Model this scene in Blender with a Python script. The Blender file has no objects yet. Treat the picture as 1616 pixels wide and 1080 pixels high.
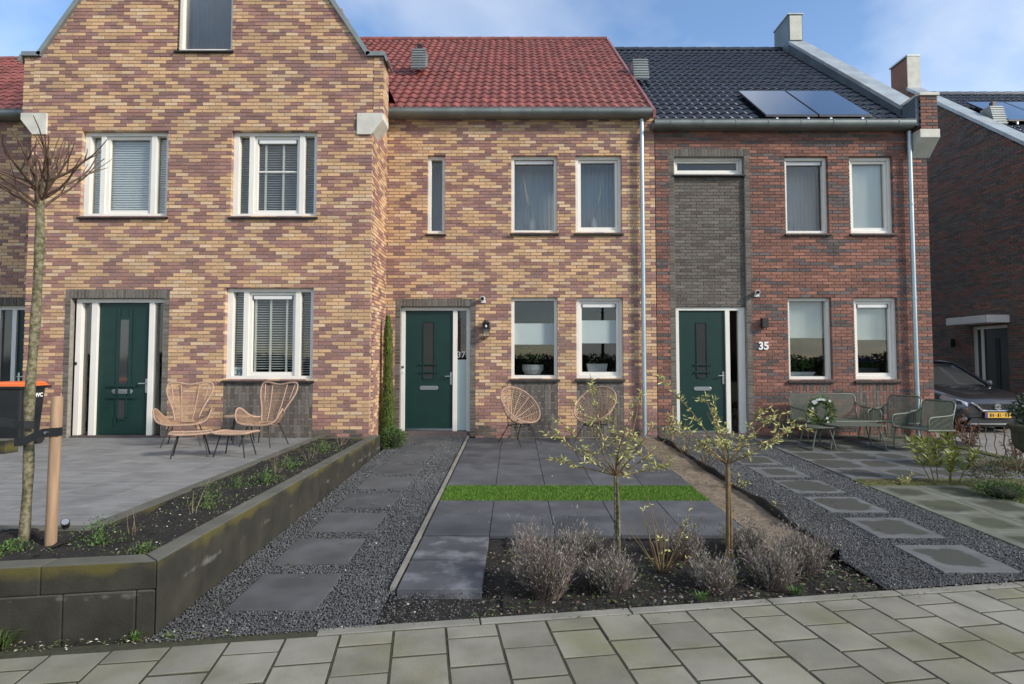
import bpy, math, random
from mathutils import Vector, Matrix
import numpy as np
random.seed(7); RNG = np.random.default_rng(7)
R = math.radians
scene = bpy.context.scene
C = scene.collection

# ---------------------------------------------------------------- camera
cam_d = bpy.data.cameras.new('camera'); cam = bpy.data.objects.new('camera', cam_d); C.objects.link(cam)
cam.location = (0, 0, 1.67); cam.rotation_euler = (R(92.6), 0, 0)
cam_d.sensor_width = 36; cam_d.lens = 36 * 925 / 1616
cam_d.shift_x = -4 / 1616; cam_d.shift_y = -15 / 1616
cam_d.clip_start = .05; cam_d.clip_end = 3000
scene.camera = cam
# ---------------------------------------------------------------- sky
SUN_DIR = Vector((.80, -.44, .50)).normalized()
SUN_EL = math.asin(SUN_DIR.z); SUN_AZ = math.atan2(SUN_DIR.x, SUN_DIR.y)
world = bpy.data.worlds.new('World'); scene.world = world; world.use_nodes = True
nt = world.node_tree; nt.nodes.clear()
def wn(t, **k):
    n = nt.nodes.new(t)
    for a, b in k.items(): setattr(n, a, b)
    return n
out = wn('ShaderNodeOutputWorld'); bg = wn('ShaderNodeBackground')
bg.inputs['Strength'].default_value = .135
sky = wn('ShaderNodeTexSky', sky_type='NISHITA', sun_disc=False, sun_elevation=SUN_EL, sun_rotation=SUN_AZ,
         altitude=0, air_density=1.0, dust_density=.25, ozone_density=3.0)
tc = wn('ShaderNodeTexCoord'); sep = wn('ShaderNodeSeparateXYZ'); nt.links.new(tc.outputs['Generated'], sep.inputs[0])
zc = wn('ShaderNodeMath', operation='MAXIMUM'); zc.inputs[1].default_value = 0.0; nt.links.new(sep.outputs['Z'], zc.inputs[0])
za = wn('ShaderNodeMath', operation='ADD'); za.inputs[1].default_value = .22; nt.links.new(zc.outputs[0], za.inputs[0])
dx = wn('ShaderNodeMath', operation='DIVIDE'); nt.links.new(sep.outputs['X'], dx.inputs[0]); nt.links.new(za.outputs[0], dx.inputs[1])
dy = wn('ShaderNodeMath', operation='DIVIDE'); nt.links.new(sep.outputs['Y'], dy.inputs[0]); nt.links.new(za.outputs[0], dy.inputs[1])
cmb = wn('ShaderNodeCombineXYZ'); nt.links.new(dx.outputs[0], cmb.inputs[0]); nt.links.new(dy.outputs[0], cmb.inputs[1])
cmb.inputs[2].default_value = 5.9
nz = wn('ShaderNodeTexNoise'); nz.inputs['Scale'].default_value = 1.05; nz.inputs['Detail'].default_value = 6; nz.inputs['Roughness'].default_value = .52
nz.inputs['Distortion'].default_value = .4
nt.links.new(cmb.outputs[0], nz.inputs['Vector'])
cr = wn('ShaderNodeValToRGB'); cr.color_ramp.elements[0].position = .37; cr.color_ramp.elements[1].position = .60
cr.color_ramp.elements[1].color = (.86, .86, .86, 1)
nt.links.new(nz.outputs['Fac'], cr.inputs[0])
mx = wn('ShaderNodeMix', data_type='RGBA'); nt.links.new(cr.outputs['Color'], mx.inputs['Factor'])
nt.links.new(sky.outputs['Color'], mx.inputs['A']); mx.inputs['B'].default_value = (4.1, 4.4, 4.9, 1)
nt.links.new(mx.outputs['Result'], bg.inputs['Color']); nt.links.new(bg.outputs[0], out.inputs[0])
# ---------------------------------------------------------------- sun
sd = bpy.data.lights.new('sun', 'SUN'); sun = bpy.data.objects.new('sun', sd); C.objects.link(sun)
sd.energy = 2.4; sd.angle = R(9); sd.color = (1, .93, .82)
sun.rotation_euler = SUN_DIR.to_track_quat('Z', 'Y').to_euler()
scene.view_settings.view_transform = 'Standard'; scene.view_settings.look = 'None'
scene.view_settings.exposure = 0.85; scene.view_settings.gamma = 1
scene.render.engine = 'CYCLES'
scene.cycles.use_denoising = True
scene.cycles.max_bounces = 8; scene.cycles.transparent_max_bounces = 16

# ---------------------------------------------------------------- materials
MAT = {}
def mat(name, col, rough=.8, var=.15, scale=6, bump=0, bscale=60, metal=0, spec=.5, col2=None, rnd=0, coat=0, stretch=None, detail=4, bdist=.01, ramp=(.3, .7), spec_rough=None):
    """procedural material: noise-mixed colour, optional per-piece brightness, noise bump"""
    m = bpy.data.materials.new(name); m.use_nodes = True; n = m.node_tree.nodes; l = m.node_tree.links
    b = n['Principled BSDF']
    b.inputs['Roughness'].default_value = rough; b.inputs['Metallic'].default_value = metal
    b.inputs['Specular IOR Level'].default_value = spec; b.inputs['Coat Weight'].default_value = coat
    t = n.new('ShaderNodeTexCoord'); src = t.outputs['Object']
    oi = n.new('ShaderNodeObjectInfo'); ge = n.new('ShaderNodeNewGeometry')
    rs = n.new('ShaderNodeMath'); rs.operation = 'ADD'; l.new(oi.outputs['Random'], rs.inputs[0]); l.new(ge.outputs['Random Per Island'], rs.inputs[1])
    rf = n.new('ShaderNodeMath'); rf.operation = 'FRACT'; l.new(rs.outputs[0], rf.inputs[0])
    off = n.new('ShaderNodeVectorMath'); off.operation = 'ADD'; l.new(src, off.inputs[0])
    mul = n.new('ShaderNodeMath'); mul.operation = 'MULTIPLY'; mul.inputs[1].default_value = 37.0; l.new(oi.outputs['Random'], mul.inputs[0]); l.new(mul.outputs[0], off.inputs[1])
    vec = off.outputs[0]
    if stretch:
        mp = n.new('ShaderNodeMapping'); mp.inputs['Scale'].default_value = stretch; l.new(vec, mp.inputs[0]); vec = mp.outputs[0]
    nz = n.new('ShaderNodeTexNoise'); nz.inputs['Scale'].default_value = scale; nz.inputs['Detail'].default_value = detail; l.new(vec, nz.inputs['Vector'])
    rp = n.new('ShaderNodeValToRGB'); rp.color_ramp.elements[0].position = ramp[0]; rp.color_ramp.elements[1].position = ramp[1]
    c = np.array(col[:3]); c2 = np.array(col2[:3]) if col2 is not None else c * (1 + var); c1 = c if col2 is not None else c * (1 - var)
    rp.color_ramp.elements[0].color = (*c1, 1); rp.color_ramp.elements[1].color = (*c2, 1)
    l.new(nz.outputs['Fac'], rp.inputs[0]); colout = rp.outputs['Color']
    if rnd:
        mr = n.new('ShaderNodeMapRange'); mr.inputs['To Min'].default_value = 1 - rnd; mr.inputs['To Max'].default_value = 1 + rnd
        l.new(rf.outputs[0], mr.inputs['Value'])
        vm = n.new('ShaderNodeVectorMath'); vm.operation = 'SCALE'; l.new(colout, vm.inputs[0]); l.new(mr.outputs[0], vm.inputs['Scale']); colout = vm.outputs[0]
    l.new(colout, b.inputs['Base Color'])
    if bump:
        nb = n.new('ShaderNodeTexNoise'); nb.inputs['Scale'].default_value = bscale; nb.inputs['Detail'].default_value = 5; l.new(vec, nb.inputs['Vector'])
        bp = n.new('ShaderNodeBump'); bp.inputs['Strength'].default_value = bump; bp.inputs['Distance'].default_value = bdist
        l.new(nb.outputs['Fac'], bp.inputs['Height']); l.new(bp.outputs[0], b.inputs['Normal'])
    if spec_rough:
        mr = n.new('ShaderNodeMapRange'); mr.inputs['To Min'].default_value = spec_rough[0]; mr.inputs['To Max'].default_value = spec_rough[1]
        l.new(nz.outputs['Fac'], mr.inputs['Value']); l.new(mr.outputs[0], b.inputs['Roughness'])
    MAT[name] = m; return m
def nodes(name):
    m = MAT[name]; return m, m.node_tree.nodes, m.node_tree.links, m.node_tree.nodes['Principled BSDF']
def glass(name, tint=(.955, .965, .96), refl=.015, rough=0.0):
    m = bpy.data.materials.new(name); m.use_nodes = True; n = m.node_tree.nodes; l = m.node_tree.links; n.clear()
    o = n.new('ShaderNodeOutputMaterial'); mx = n.new('ShaderNodeMixShader'); tr = n.new('ShaderNodeBsdfTransparent'); gl = n.new('ShaderNodeBsdfGlossy')
    tr.inputs[0].default_value = (*tint, 1); gl.inputs['Color'].default_value = (.95, .93, .89, 1); gl.inputs['Roughness'].default_value = rough
    lw = n.new('ShaderNodeLayerWeight'); lw.inputs['Blend'].default_value = .35
    mr = n.new('ShaderNodeMapRange'); mr.inputs['To Min'].default_value = refl; mr.inputs['To Max'].default_value = .62
    l.new(lw.outputs['Fresnel'], mr.inputs['Value']); l.new(mr.outputs[0], mx.inputs['Fac'])
    l.new(tr.outputs[0], mx.inputs[1]); l.new(gl.outputs[0], mx.inputs[2]); l.new(mx.outputs[0], o.inputs[0])
    MAT[name] = m; return m
glass('window_glass')
mat('brick_yellow', (.57, .362, .198), .85, .12, 40, .5, 150, rnd=.18)
mat('brick_yellow_pale', (.59, .42, .265), .85, .12, 40, .5, 150, rnd=.16)
mat('brick_red', (.325, .170, .138), .85, .16, 40, .5, 150, rnd=.22)
mat('brick_purple', (.275, .155, .138), .85, .18, 40, .5, 150, rnd=.22)
mat('brick_orange', (.265, .118, .082), .88, .22, 30, .6, 120, rnd=.28)
mat('brick_rust', (.195, .090, .068), .88, .22, 30, .6, 120, rnd=.25)
mat('brick_slate', (.115, .090, .085), .88, .2, 30, .6, 120, rnd=.3)
mat('brick_dark', (.120, .098, .080), .88, .2, 30, .6, 120, rnd=.28)
mat('brick_olive', (.140, .124, .106), .88, .2, 30, .6, 120, rnd=.25)
mat('mortar_buff', (.42, .31, .225), .95, .15, 15, .4, 200)
mat('mortar_grey', (.23, .185, .155), .95, .15, 15, .4, 200)
mat('mortar_dark', (.055, .05, .045), .95, .2, 15, .4, 200)
mat('mortar_light', (.24, .22, .19), .95, .2, 15, .4, 200)
mat('frame_paint', (.74, .71, .64), .42, .04, 3, .05, 80)
mat('door_green', (.008, .034, .027), .38, .10, 4, .15, 220, spec=.4)
mat('steel', (.62, .62, .62), .3, .05, 10, metal=1)
mat('vent_white', (.70, .70, .68), .4, .04, 6)
mat('brick_black', (.022, .020, .018), .7, .3, 30, .4, 120, rnd=.3)
mat('zinc', (.23, .255, .25), .5, .2, 3, .08, 30, metal=.35, spec=.4)
mat('zinc_light', (.37, .40, .40), .48, .2, 3, .08, 30, metal=.35)
mat('zinc_blue', (.10, .135, .16), .5, .2, 2.5, .05, 30, metal=.3)
mat('pipe_zinc', (.42, .50, .53), .38, .12, 4, metal=.55, stretch=(1, 1, .3))
mat('concrete_corbel', (.56, .54, .47), .8, .12, 5, .2, 60)
mat('tile_red', (.215, .060, .048), .40, .25, 5, .1, 60, rnd=.22, spec=.55)
mat('tile_black', (.011, .016, .027), .30, .3, 5, .05, 60, rnd=.3, spec=.75)
mat('roof_felt', (.03, .028, .028), .9, .2, 5)
mat('room', (.60, .60, .585), .95, .1, 2)
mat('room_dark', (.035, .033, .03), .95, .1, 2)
mat('blind_slat', (.82, .85, .82), .5, .05, 4)
mat('blind_roller', (.56, .62, .60), .7, .05, 4, stretch=(6, 6, .3))
mat('net_curtain', (.42, .43, .43), .9, .08, 3, stretch=(14, 14, .4))
mat('shade_cloth', (.13, .14, .155), .9, .08, 3)
mat('frost_film', (.37, .43, .42), .55, .05, 2)
mat('frost_pale', (.42, .52, .51), .5, .05, 2)
mat('black_metal', (.012, .012, .012), .5, .2, 8)
mat('black_plastic', (.014, .015, .016), .45, .2, 8, .1, 100)
mat('slab_blue', (.076, .079, .085), .72, .3, 2.6, .12, 120, rnd=.12, ramp=(.25, .8), detail=6, spec=.35, spec_rough=(.85, .5))
mat('slab_pale', (.195, .193, .185), .75, .28, 3, .2, 100, rnd=.09, ramp=(.25, .8), detail=7, stretch=(1, 4, 1), spec=.35)
mat('slab_step', (.085, .086, .087), .75, .25, 3, .25, 120, rnd=.12, spec=.35, detail=7)
mat('slab_green', (.115, .125, .095), .75, .3, 3, .3, 90, rnd=.10, spec=.35, detail=6)
mat('paver', (.212, .199, .156), .85, .18, 3, .35, 160, rnd=.15, spec=.35, detail=8)
mat('joint_sand', (.040, .040, .020), .95, .3, 20, .5, 120)
mat('kerb', (.215, .205, .175), .9, .15, 4, .3, 100, rnd=.05)
mat('soil', (.015, .012, .009), .95, .5, 9, 1, 45, bdist=.03)
mat('strip_sand', (.19, .145, .10), .95, .35, 14, .8, 60, bdist=.02)
mat('gravel_bed', (.045, .046, .048), .9, .4, 60, 1, 90, bdist=.02)
mat('gravel_stone', (.105, .107, .110), .75, .25, 30, rnd=.38, spec=.35)
mat('shell_bit', (.55, .52, .45), .7, .2, 30, rnd=.3)
mat('driveway', (.20, .19, .17), .9, .2, 5, .4, 40)
mat('road', (.05, .05, .052), .9, .2, 8, .4, 80)
mat('land', (.06, .075, .035), .95, .3, 1.2, .3, 10)
mat('turf', (.095, .19, .014), .75, .25, 30, rnd=.35)
mat('turf_base', (.05, .11, .008), .9, .3, 30)
mat('moss', (.075, .085, .02), .95, .4, 12, .6, 60)
mat('rattan', (.40, .265, .185), .55, .2, 25, .25, 160, rnd=.15)
mat('rattan_thin', (.38, .235, .15), .6, .2, 25, rnd=.2)
mat('sage_metal', (.105, .125, .095), .42, .1, 8)
mat('sage_mesh', (.075, .088, .066), .6, .15, 20)
mat('bark_green', (.085, .080, .036), .9, .35, 32, .8, 70, col2=(.23, .20, .125), ramp=(.40, .62))
mat('twig_brown', (.105, .062, .040), .8, .3, 20)
mat('twig_olive', (.155, .105, .048), .8, .3, 20)
mat('stake_wood', (.33, .21, .125), .75, .2, 6, .3, 40, stretch=(6, 6, .5))
mat('stem_dry', (.205, .155, .105), .85, .3, 20, rnd=.3)
mat('lavender_grey', (.235, .205, .185), .9, .3, 20, rnd=.45)
mat('lavender_stem', (.18, .130, .110), .9, .3, 20, rnd=.4)
mat('leaf_willow', (.42, .40, .145), .6, .2, 20, rnd=.35)
mat('leaf_green', (.065, .125, .022), .6, .25, 20, rnd=.4)
mat('leaf_weed', (.075, .12, .028), .7, .25, 20, rnd=.4)
mat('leaf_dark', (.028, .05, .018), .6, .25, 20, rnd=.4)
mat('leaf_cypress', (.10, .15, .022), .75, .3, 20, rnd=.55)
mat('leaf_copper', (.185, .070, .030), .75, .3, 20, rnd=.45)
mat('leaf_litter', (.16, .12, .075), .9, .3, 20, rnd=.6)
mat('leaf_oleander', (.20, .22, .035), .55, .25, 20, rnd=.4)
mat('flower_white', (.75, .75, .68), .7, .08, 20)
mat('flower_blue', (.16, .19, .48), .7, .2, 20)
mat('pampas', (.55, .50, .34), .9, .15, 30)
mat('vase_grey', (.45, .46, .46), .5, .08, 5)
mat('pot_white', (.42, .45, .44), .6, .08, 5)
mat('bin_black', (.017, .018, .02), .42, .2, 5, .1, 90)
mat('bin_orange', (.78, .155, .035), .45, .08, 5)
mat('white_print', (.78, .78, .76), .6, .03, 5)
mat('number_blue', (.02, .09, .11), .6, .05, 5)
mat('car_paint', (.055, .055, .060), .25, .05, 5, metal=.6, coat=1)
mat('chrome', (.75, .76, .77), .12, .03, 5, metal=1)
mat('headlight', (.45, .47, .49), .12, .2, 20, metal=.5, coat=1)
mat('plate_yellow', (.72, .40, .03), .5, .05, 5)
mat('plate_blue', (.02, .06, .35), .5, .05, 5)
mat('tyre', (.015, .015, .015), .85, .2, 20)
mat('canopy_white', (.62, .60, .55), .6, .05, 4)
mat('urn_stone', (.062, .060, .040), .9, .4, 9, .5, 50)
mat('solar', (.020, .028, .045), .10, .1, 3, spec=.8, coat=1)
mat('solar_frame', (.03, .03, .03), .4, .1, 3)
mat('rust_wire', (.10, .075, .055), .8, .3, 30)
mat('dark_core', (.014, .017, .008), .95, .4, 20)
mat('far_brick', (.16, .085, .06), .9, .2, 4)

# wet stain for the stone slabs: damp middle with an uneven rim, driven by each slab's own local coordinates
def wetten(name, dark, r0, r1, amount=.9, rough_to=.35):
    m, n, l, b = nodes(name)
    t = n.new('ShaderNodeTexCoord'); oi = n.new('ShaderNodeObjectInfo')
    sp = n.new('ShaderNodeSeparateXYZ'); l.new(t.outputs['Object'], sp.inputs[0])
    def mth(op, a, bb=None):
        q = n.new('ShaderNodeMath'); q.operation = op
        for i, v in enumerate((a, bb)):
            if v is None: continue
            if isinstance(v, (int, float)): q.inputs[i].default_value = v
            else: l.new(v, q.inputs[i])
        return q.outputs[0]
    ax = mth('POWER', mth('ABSOLUTE', sp.outputs['X']), 4.0); ay = mth('POWER', mth('ABSOLUTE', sp.outputs['Y']), 4.0)
    d = mth('POWER', mth('ADD', ax, ay), .25)
    mul = n.new('ShaderNodeMath'); mul.operation = 'MULTIPLY'; mul.inputs[1].default_value = 51.0; l.new(oi.outputs['Random'], mul.inputs[0])
    off = n.new('ShaderNodeVectorMath'); off.operation = 'ADD'; l.new(t.outputs['Object'], off.inputs[0]); l.new(mul.outputs[0], off.inputs[1])
    nz = n.new('ShaderNodeTexNoise'); nz.inputs['Scale'].default_value = 7; nz.inputs['Detail'].default_value = 5; l.new(off.outputs[0], nz.inputs['Vector'])
    d2 = mth('ADD', d, mth('MULTIPLY', mth('SUBTRACT', nz.outputs['Fac'], .5), .22))
    d2 = mth('ADD', d2, mth('MULTIPLY', mth('SUBTRACT', oi.outputs['Random'], .5), .10))
    mr = n.new('ShaderNodeMapRange'); mr.inputs['From Min'].default_value = r0; mr.inputs['From Max'].default_value = r1
    mr.inputs['To Min'].default_value = amount; mr.inputs['To Max'].default_value = 0; l.new(d2, mr.inputs['Value'])
    mx = n.new('ShaderNodeMix'); mx.data_type = 'RGBA'; old = b.inputs['Base Color'].links[0].from_socket
    l.new(mr.outputs[0], mx.inputs['Factor']); l.new(old, mx.inputs['A']); mx.inputs['B'].default_value = (*dark, 1)
    l.new(mx.outputs['Result'], b.inputs['Base Color'])
mat('slab_wet', (.122, .126, .124), .8, .18, 4, .3, 110, rnd=.08, spec=.35, detail=6)
wetten('slab_wet', (.050, .050, .040), .215, .245)
mat('slab_wet_green', (.140, .145, .115), .8, .25, 4, .3, 110, rnd=.10, spec=.35, detail=6)
wetten('slab_wet_green', (.042, .046, .026), .17, .25)
mat('slab_chalk', (.068, .070, .080), .75, .3, 3, .25, 120, spec=.35, detail=7)


def planter_mat():
    m = mat('planter_concrete', (.105, .102, .082), .9, .2, 4, .3, 80, rnd=.10, spec=.3)
    n = m.node_tree.nodes; l = m.node_tree.links; b = n['Principled BSDF']
    # noisy dark brown mixed over the concrete by normal, strongest on vertical faces
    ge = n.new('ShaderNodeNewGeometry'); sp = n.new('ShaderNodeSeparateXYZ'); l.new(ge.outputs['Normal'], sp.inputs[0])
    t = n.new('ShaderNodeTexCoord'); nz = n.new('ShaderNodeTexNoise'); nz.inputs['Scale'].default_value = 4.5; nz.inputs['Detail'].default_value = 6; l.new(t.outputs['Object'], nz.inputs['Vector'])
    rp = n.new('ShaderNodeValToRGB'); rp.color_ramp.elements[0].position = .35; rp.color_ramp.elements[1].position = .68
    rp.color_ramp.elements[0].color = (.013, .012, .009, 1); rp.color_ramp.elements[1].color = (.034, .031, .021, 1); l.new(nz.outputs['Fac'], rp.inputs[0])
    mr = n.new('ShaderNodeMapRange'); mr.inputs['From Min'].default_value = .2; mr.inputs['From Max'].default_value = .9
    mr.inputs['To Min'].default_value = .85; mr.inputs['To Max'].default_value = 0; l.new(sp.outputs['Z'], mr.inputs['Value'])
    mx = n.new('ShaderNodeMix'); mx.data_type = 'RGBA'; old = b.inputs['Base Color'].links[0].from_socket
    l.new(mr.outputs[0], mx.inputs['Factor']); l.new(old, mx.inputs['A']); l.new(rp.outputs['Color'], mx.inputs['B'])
    # yellow-green growth under the top edge and pale lime bloom along the joint, both with ragged noisy outlines
    sz = n.new('ShaderNodeSeparateXYZ'); l.new(t.outputs['Object'], sz.inputs[0]); last = mx.outputs['Result']
    for (zc, half, th, col, sc) in ((.415, .05, .42, (.105, .090, .022, 1), 3.0), (.235, .04, .56, (.17, .17, .15, 1), 6.0)):
        n2 = n.new('ShaderNodeTexNoise'); n2.inputs['Scale'].default_value = sc; n2.inputs['Detail'].default_value = 6; l.new(t.outputs['Object'], n2.inputs['Vector'])
        a = n.new('ShaderNodeMath'); a.operation = 'SUBTRACT'; l.new(sz.outputs['Z'], a.inputs[0]); a.inputs[1].default_value = zc
        ab = n.new('ShaderNodeMath'); ab.operation = 'ABSOLUTE'; l.new(a.outputs[0], ab.inputs[0])
        dv = n.new('ShaderNodeMath'); dv.operation = 'MULTIPLY_ADD'; l.new(ab.outputs[0], dv.inputs[0]); dv.inputs[1].default_value = -.16 / half; l.new(n2.outputs['Fac'], dv.inputs[2])
        m2 = n.new('ShaderNodeMapRange'); m2.inputs['From Min'].default_value = th - .06; m2.inputs['From Max'].default_value = th + .12; m2.inputs['To Max'].default_value = .85; l.new(dv.outputs[0], m2.inputs['Value'])
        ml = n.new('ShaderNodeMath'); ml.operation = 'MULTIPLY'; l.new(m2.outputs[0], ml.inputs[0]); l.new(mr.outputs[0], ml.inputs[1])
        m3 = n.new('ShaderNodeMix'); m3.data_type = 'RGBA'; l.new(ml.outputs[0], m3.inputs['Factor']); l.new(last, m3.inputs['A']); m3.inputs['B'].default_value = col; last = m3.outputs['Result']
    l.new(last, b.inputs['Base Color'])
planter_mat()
# green tinge on some pavers
def moss_tint(name, col, amt, scale=1.6):
    m, n, l, b = nodes(name)
    ge = n.new('ShaderNodeNewGeometry'); nz = n.new('ShaderNodeTexNoise'); nz.inputs['Scale'].default_value = scale; nz.inputs['Detail'].default_value = 6; l.new(ge.outputs['Position'], nz.inputs['Vector'])
    mr = n.new('ShaderNodeMapRange'); mr.inputs['From Min'].default_value = .48; mr.inputs['From Max'].default_value = .75; mr.inputs['To Min'].default_value = 0; mr.inputs['To Max'].default_value = amt; l.new(nz.outputs['Fac'], mr.inputs['Value'])
    mx = n.new('ShaderNodeMix'); mx.data_type = 'RGBA'; old = b.inputs['Base Color'].links[0].from_socket
    l.new(mr.outputs[0], mx.inputs['Factor']); l.new(old, mx.inputs['A']); mx.inputs['B'].default_value = (*col, 1); l.new(mx.outputs['Result'], b.inputs['Base Color'])
moss_tint('paver', (.165, .16, .075), .8)
for _n, _c in (('brick_yellow', (.40, .27, .165)), ('brick_red', (.25, .15, .12)), ('brick_purple', (.22, .14, .12)), ('brick_orange', (.20, .10, .08)), ('brick_rust', (.15, .08, .065))): moss_tint(_n, _c, .6, .8)
moss_tint('tile_red', (.17, .07, .052), .6, 1.4)
moss_tint('paver', (.30, .29, .255), .55, 1.05)
moss_tint('paver', (.085, .085, .05), .5, 2.7)
moss_tint('kerb', (.12, .12, .07), .6, 3)
moss_tint('slab_wet_green', (.105, .112, .062), .55, 2)
moss_tint('strip_sand', (.10, .09, .04), .4, 5)
moss_tint('slab_blue', (.14, .145, .155), .7, 2.6)
moss_tint('slab_chalk', (.24, .245, .26), .85, 5)
moss_tint('slab_step', (.13, .135, .14), .5, 3)
moss_tint('slab_pale', (.27, .27, .26), .6, 4)
moss_tint('gravel_stone', (.17, .17, .165), .5, 1.3)
moss_tint('gravel_stone', (.06, .06, .05), .5, 2.1)

# ---------------------------------------------------------------- mesh helpers
ORG = {}
def thing(name, label, cat, loc=(0, 0, 0), rotz=0, group=None, world=False, rot=None):
    o = bpy.data.objects.new(name, None); C.objects.link(o); o.empty_display_size = .1
    o.location = loc; o.rotation_euler = rot if rot else (0, 0, rotz)
    ORG[o.name] = np.array(loc, float) if world else np.zeros(3)
    o['label'] = label; o['category'] = cat
    if group: o['group'] = group
    return o
def tag(o, label, cat, group=None):
    o['label'] = label; o['category'] = cat
    if group: o['group'] = group
    return o
class MB:
    def __init__(s): s.v = []; s.f = []; s.m = []; s.n = 0
    def add(s, vs, fs, m=0):
        s.v.append(np.asarray(vs, float).reshape(-1, 3)); k = s.n
        for q in fs: s.f.append([i + k for i in q]); s.m.append(m)
        s.n += len(vs); return s
    def box(s, x0, x1, y0, y1, z0, z1, m=0, T=None):
        vs = np.array([(x, y, z) for z in (z0, z1) for y in (y0, y1) for x in (x0, x1)], float)
        if T is not None: vs = np.array([T @ Vector(p) for p in vs])
        return s.add(vs, [(0, 2, 3, 1), (4, 5, 7, 6), (0, 1, 5, 4), (2, 6, 7, 3), (0, 4, 6, 2), (1, 3, 7, 5)], m)
    def prism(s, pts, y0, y1, m=0, axis='y'):
        """extrude an outline (CCW in (a,b)) between y0 and y1; axis names the extrusion axis"""
        n = len(pts)
        def P(a, b, y): return (a, y, b) if axis == 'y' else ((y, a, b) if axis == 'x' else (a, b, y))
        vs = [P(a, b, y0) for a, b in pts] + [P(a, b, y1) for a, b in pts]
        fs = [tuple(range(n)), tuple(range(2 * n - 1, n - 1, -1))]
        for i in range(n): j = (i + 1) % n; fs.append((j, i, i + n, j + n))
        return s.add(vs, fs, m)
    def tube(s, pts, r, n=6, m=0, cap=True, closed=False):
        P = [Vector(p) for p in pts]; k = len(P)
        rr = [r] * k if isinstance(r, (int, float)) else list(r)
        up = None; vs = []
        for i in range(k):
            a = P[(i - 1) % k] if (closed or i > 0) else P[i]; b = P[(i + 1) % k] if (closed or i < k - 1) else P[i]
            t = (b - a).normalized() if (b - a).length > 1e-9 else Vector((0, 0, 1))
            if up is None: up = t.orthogonal().normalized()
            else:
                up = up - t * up.dot(t)
                up = up.normalized() if up.length > 1e-6 else t.orthogonal().normalized()
            w = t.cross(up)
            for j in range(n):
                a_ = 2 * math.pi * j / n; vs.append(P[i] + (up * math.cos(a_) + w * math.sin(a_)) * rr[i])
        fs = []
        for i in range(k if closed else k - 1):
            i2 = (i + 1) % k
            for j in range(n):
                j2 = (j + 1) % n; fs.append((i * n + j, i * n + j2, i2 * n + j2, i2 * n + j))
        if cap and not closed: fs.append(tuple(range(n - 1, -1, -1))); fs.append(tuple(range((k - 1) * n, k * n)))
        return s.add(vs, fs, m)
    def lathe(s, prof, c=(0, 0, 0), n=20, m=0, sx=1, sy=1, cap=True):
        vs = []; fs = []
        for r, z in prof:
            for j in range(n):
                a = 2 * math.pi * j / n; vs.append((c[0] + r * sx * math.cos(a), c[1] + r * sy * math.sin(a), c[2] + z))
        for i in range(len(prof) - 1):
            for j in range(n):
                j2 = (j + 1) % n; fs.append((i * n + j, i * n + j2, (i + 1) * n + j2, (i + 1) * n + j))
        if cap: fs.append(tuple(range(n - 1, -1, -1))); fs.append(tuple(range((len(prof) - 1) * n, len(prof) * n)))
        return s.add(vs, fs, m)
    def grid(s, P, m=0, thick=0):
        """P[i][j] -> sheet of quads (both sides closed when thick > 0)"""
        P = np.asarray(P, float); a, b = P.shape[:2]
        fs = [(i * b + j, i * b + j + 1, (i + 1) * b + j + 1, (i + 1) * b + j) for i in range(a - 1) for j in range(b - 1)]
        return s.add(P.reshape(-1, 3), fs, m)
    def leaf(s, p, d, up, L, W, m=0):
        p = Vector(p); d = Vector(d).normalized(); w = d.cross(Vector(up)); w = w.normalized() if w.length > 1e-5 else d.orthogonal().normalized()
        nn = w.cross(d) * (L * .12)
        return s.add([p, p + d * L * .5 + w * W * .5 + nn, p + d * L, p + d * L * .5 - w * W * .5 + nn], [(0, 1, 2, 3)], m)
    def build(s, name, mats, parent=None, smooth=False, kind=None, bevel=0):
        me = bpy.data.meshes.new(name)
        V = np.concatenate(s.v) if s.v else np.zeros((0, 3))
        org = ORG.get(parent.name, np.zeros(3)) if parent is not None else np.zeros(3)
        me.from_pydata((V - org).tolist(), [], s.f)
        for q in (mats if isinstance(mats, (list, tuple)) else [mats]): me.materials.append(MAT[q])
        if any(s.m): me.polygons.foreach_set('material_index', s.m)
        if smooth:
            me.polygons.foreach_set('use_smooth', [True] * len(me.polygons))
            try: me.set_sharp_from_angle(angle=R(50))
            except Exception: pass
        me.update()
        o = bpy.data.objects.new(name, me); C.objects.link(o)
        if parent is not None: o.parent = parent; ORG[o.name] = org
        if kind: o['kind'] = kind
        if bevel:
            b = o.modifiers.new('bevel', 'BEVEL'); b.width = bevel; b.segments = 2; b.limit_method = 'ANGLE'; b.angle_limit = R(40)
        return o
def inst(name, mesh, parent, loc, rot=None, mtx=None):
    o = bpy.data.objects.new(name, mesh); C.objects.link(o)
    if mtx is not None: o.matrix_basis = mtx
    else:
        o.location = loc
        if rot: o.rotation_euler = rot
    if parent is not None: o.parent = parent
    return o
def mesh_of(mb, name, mats):
    o = mb.build(name, mats); me = o.data; bpy.data.objects.remove(o); return me
def text(name, body, size, mname, parent, loc, rot, bold=0.0, extrude=.002, align='CENTER'):
    cu = bpy.data.curves.new('txt', 'FONT'); cu.body = body; cu.size = size; cu.extrude = extrude; cu.offset = bold; cu.align_x = align; cu.resolution_u = 3
    o = bpy.data.objects.new('txt', cu); C.objects.link(o)
    me = bpy.data.meshes.new_from_object(o.evaluated_get(bpy.context.evaluated_depsgraph_get()))
    bpy.data.objects.remove(o); me.materials.clear(); me.materials.append(MAT[mname]); me.name = name
    t = bpy.data.objects.new(name, me); C.objects.link(t)
    org = ORG.get(parent.name, np.zeros(3)) if parent else np.zeros(3)
    t.location = np.array(loc) - org; t.rotation_euler = rot
    if parent: t.parent = parent; ORG[t.name] = org
    return t
def zg(y): return -.098 + .028 * y          # the front gardens rise gently towards the houses
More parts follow.
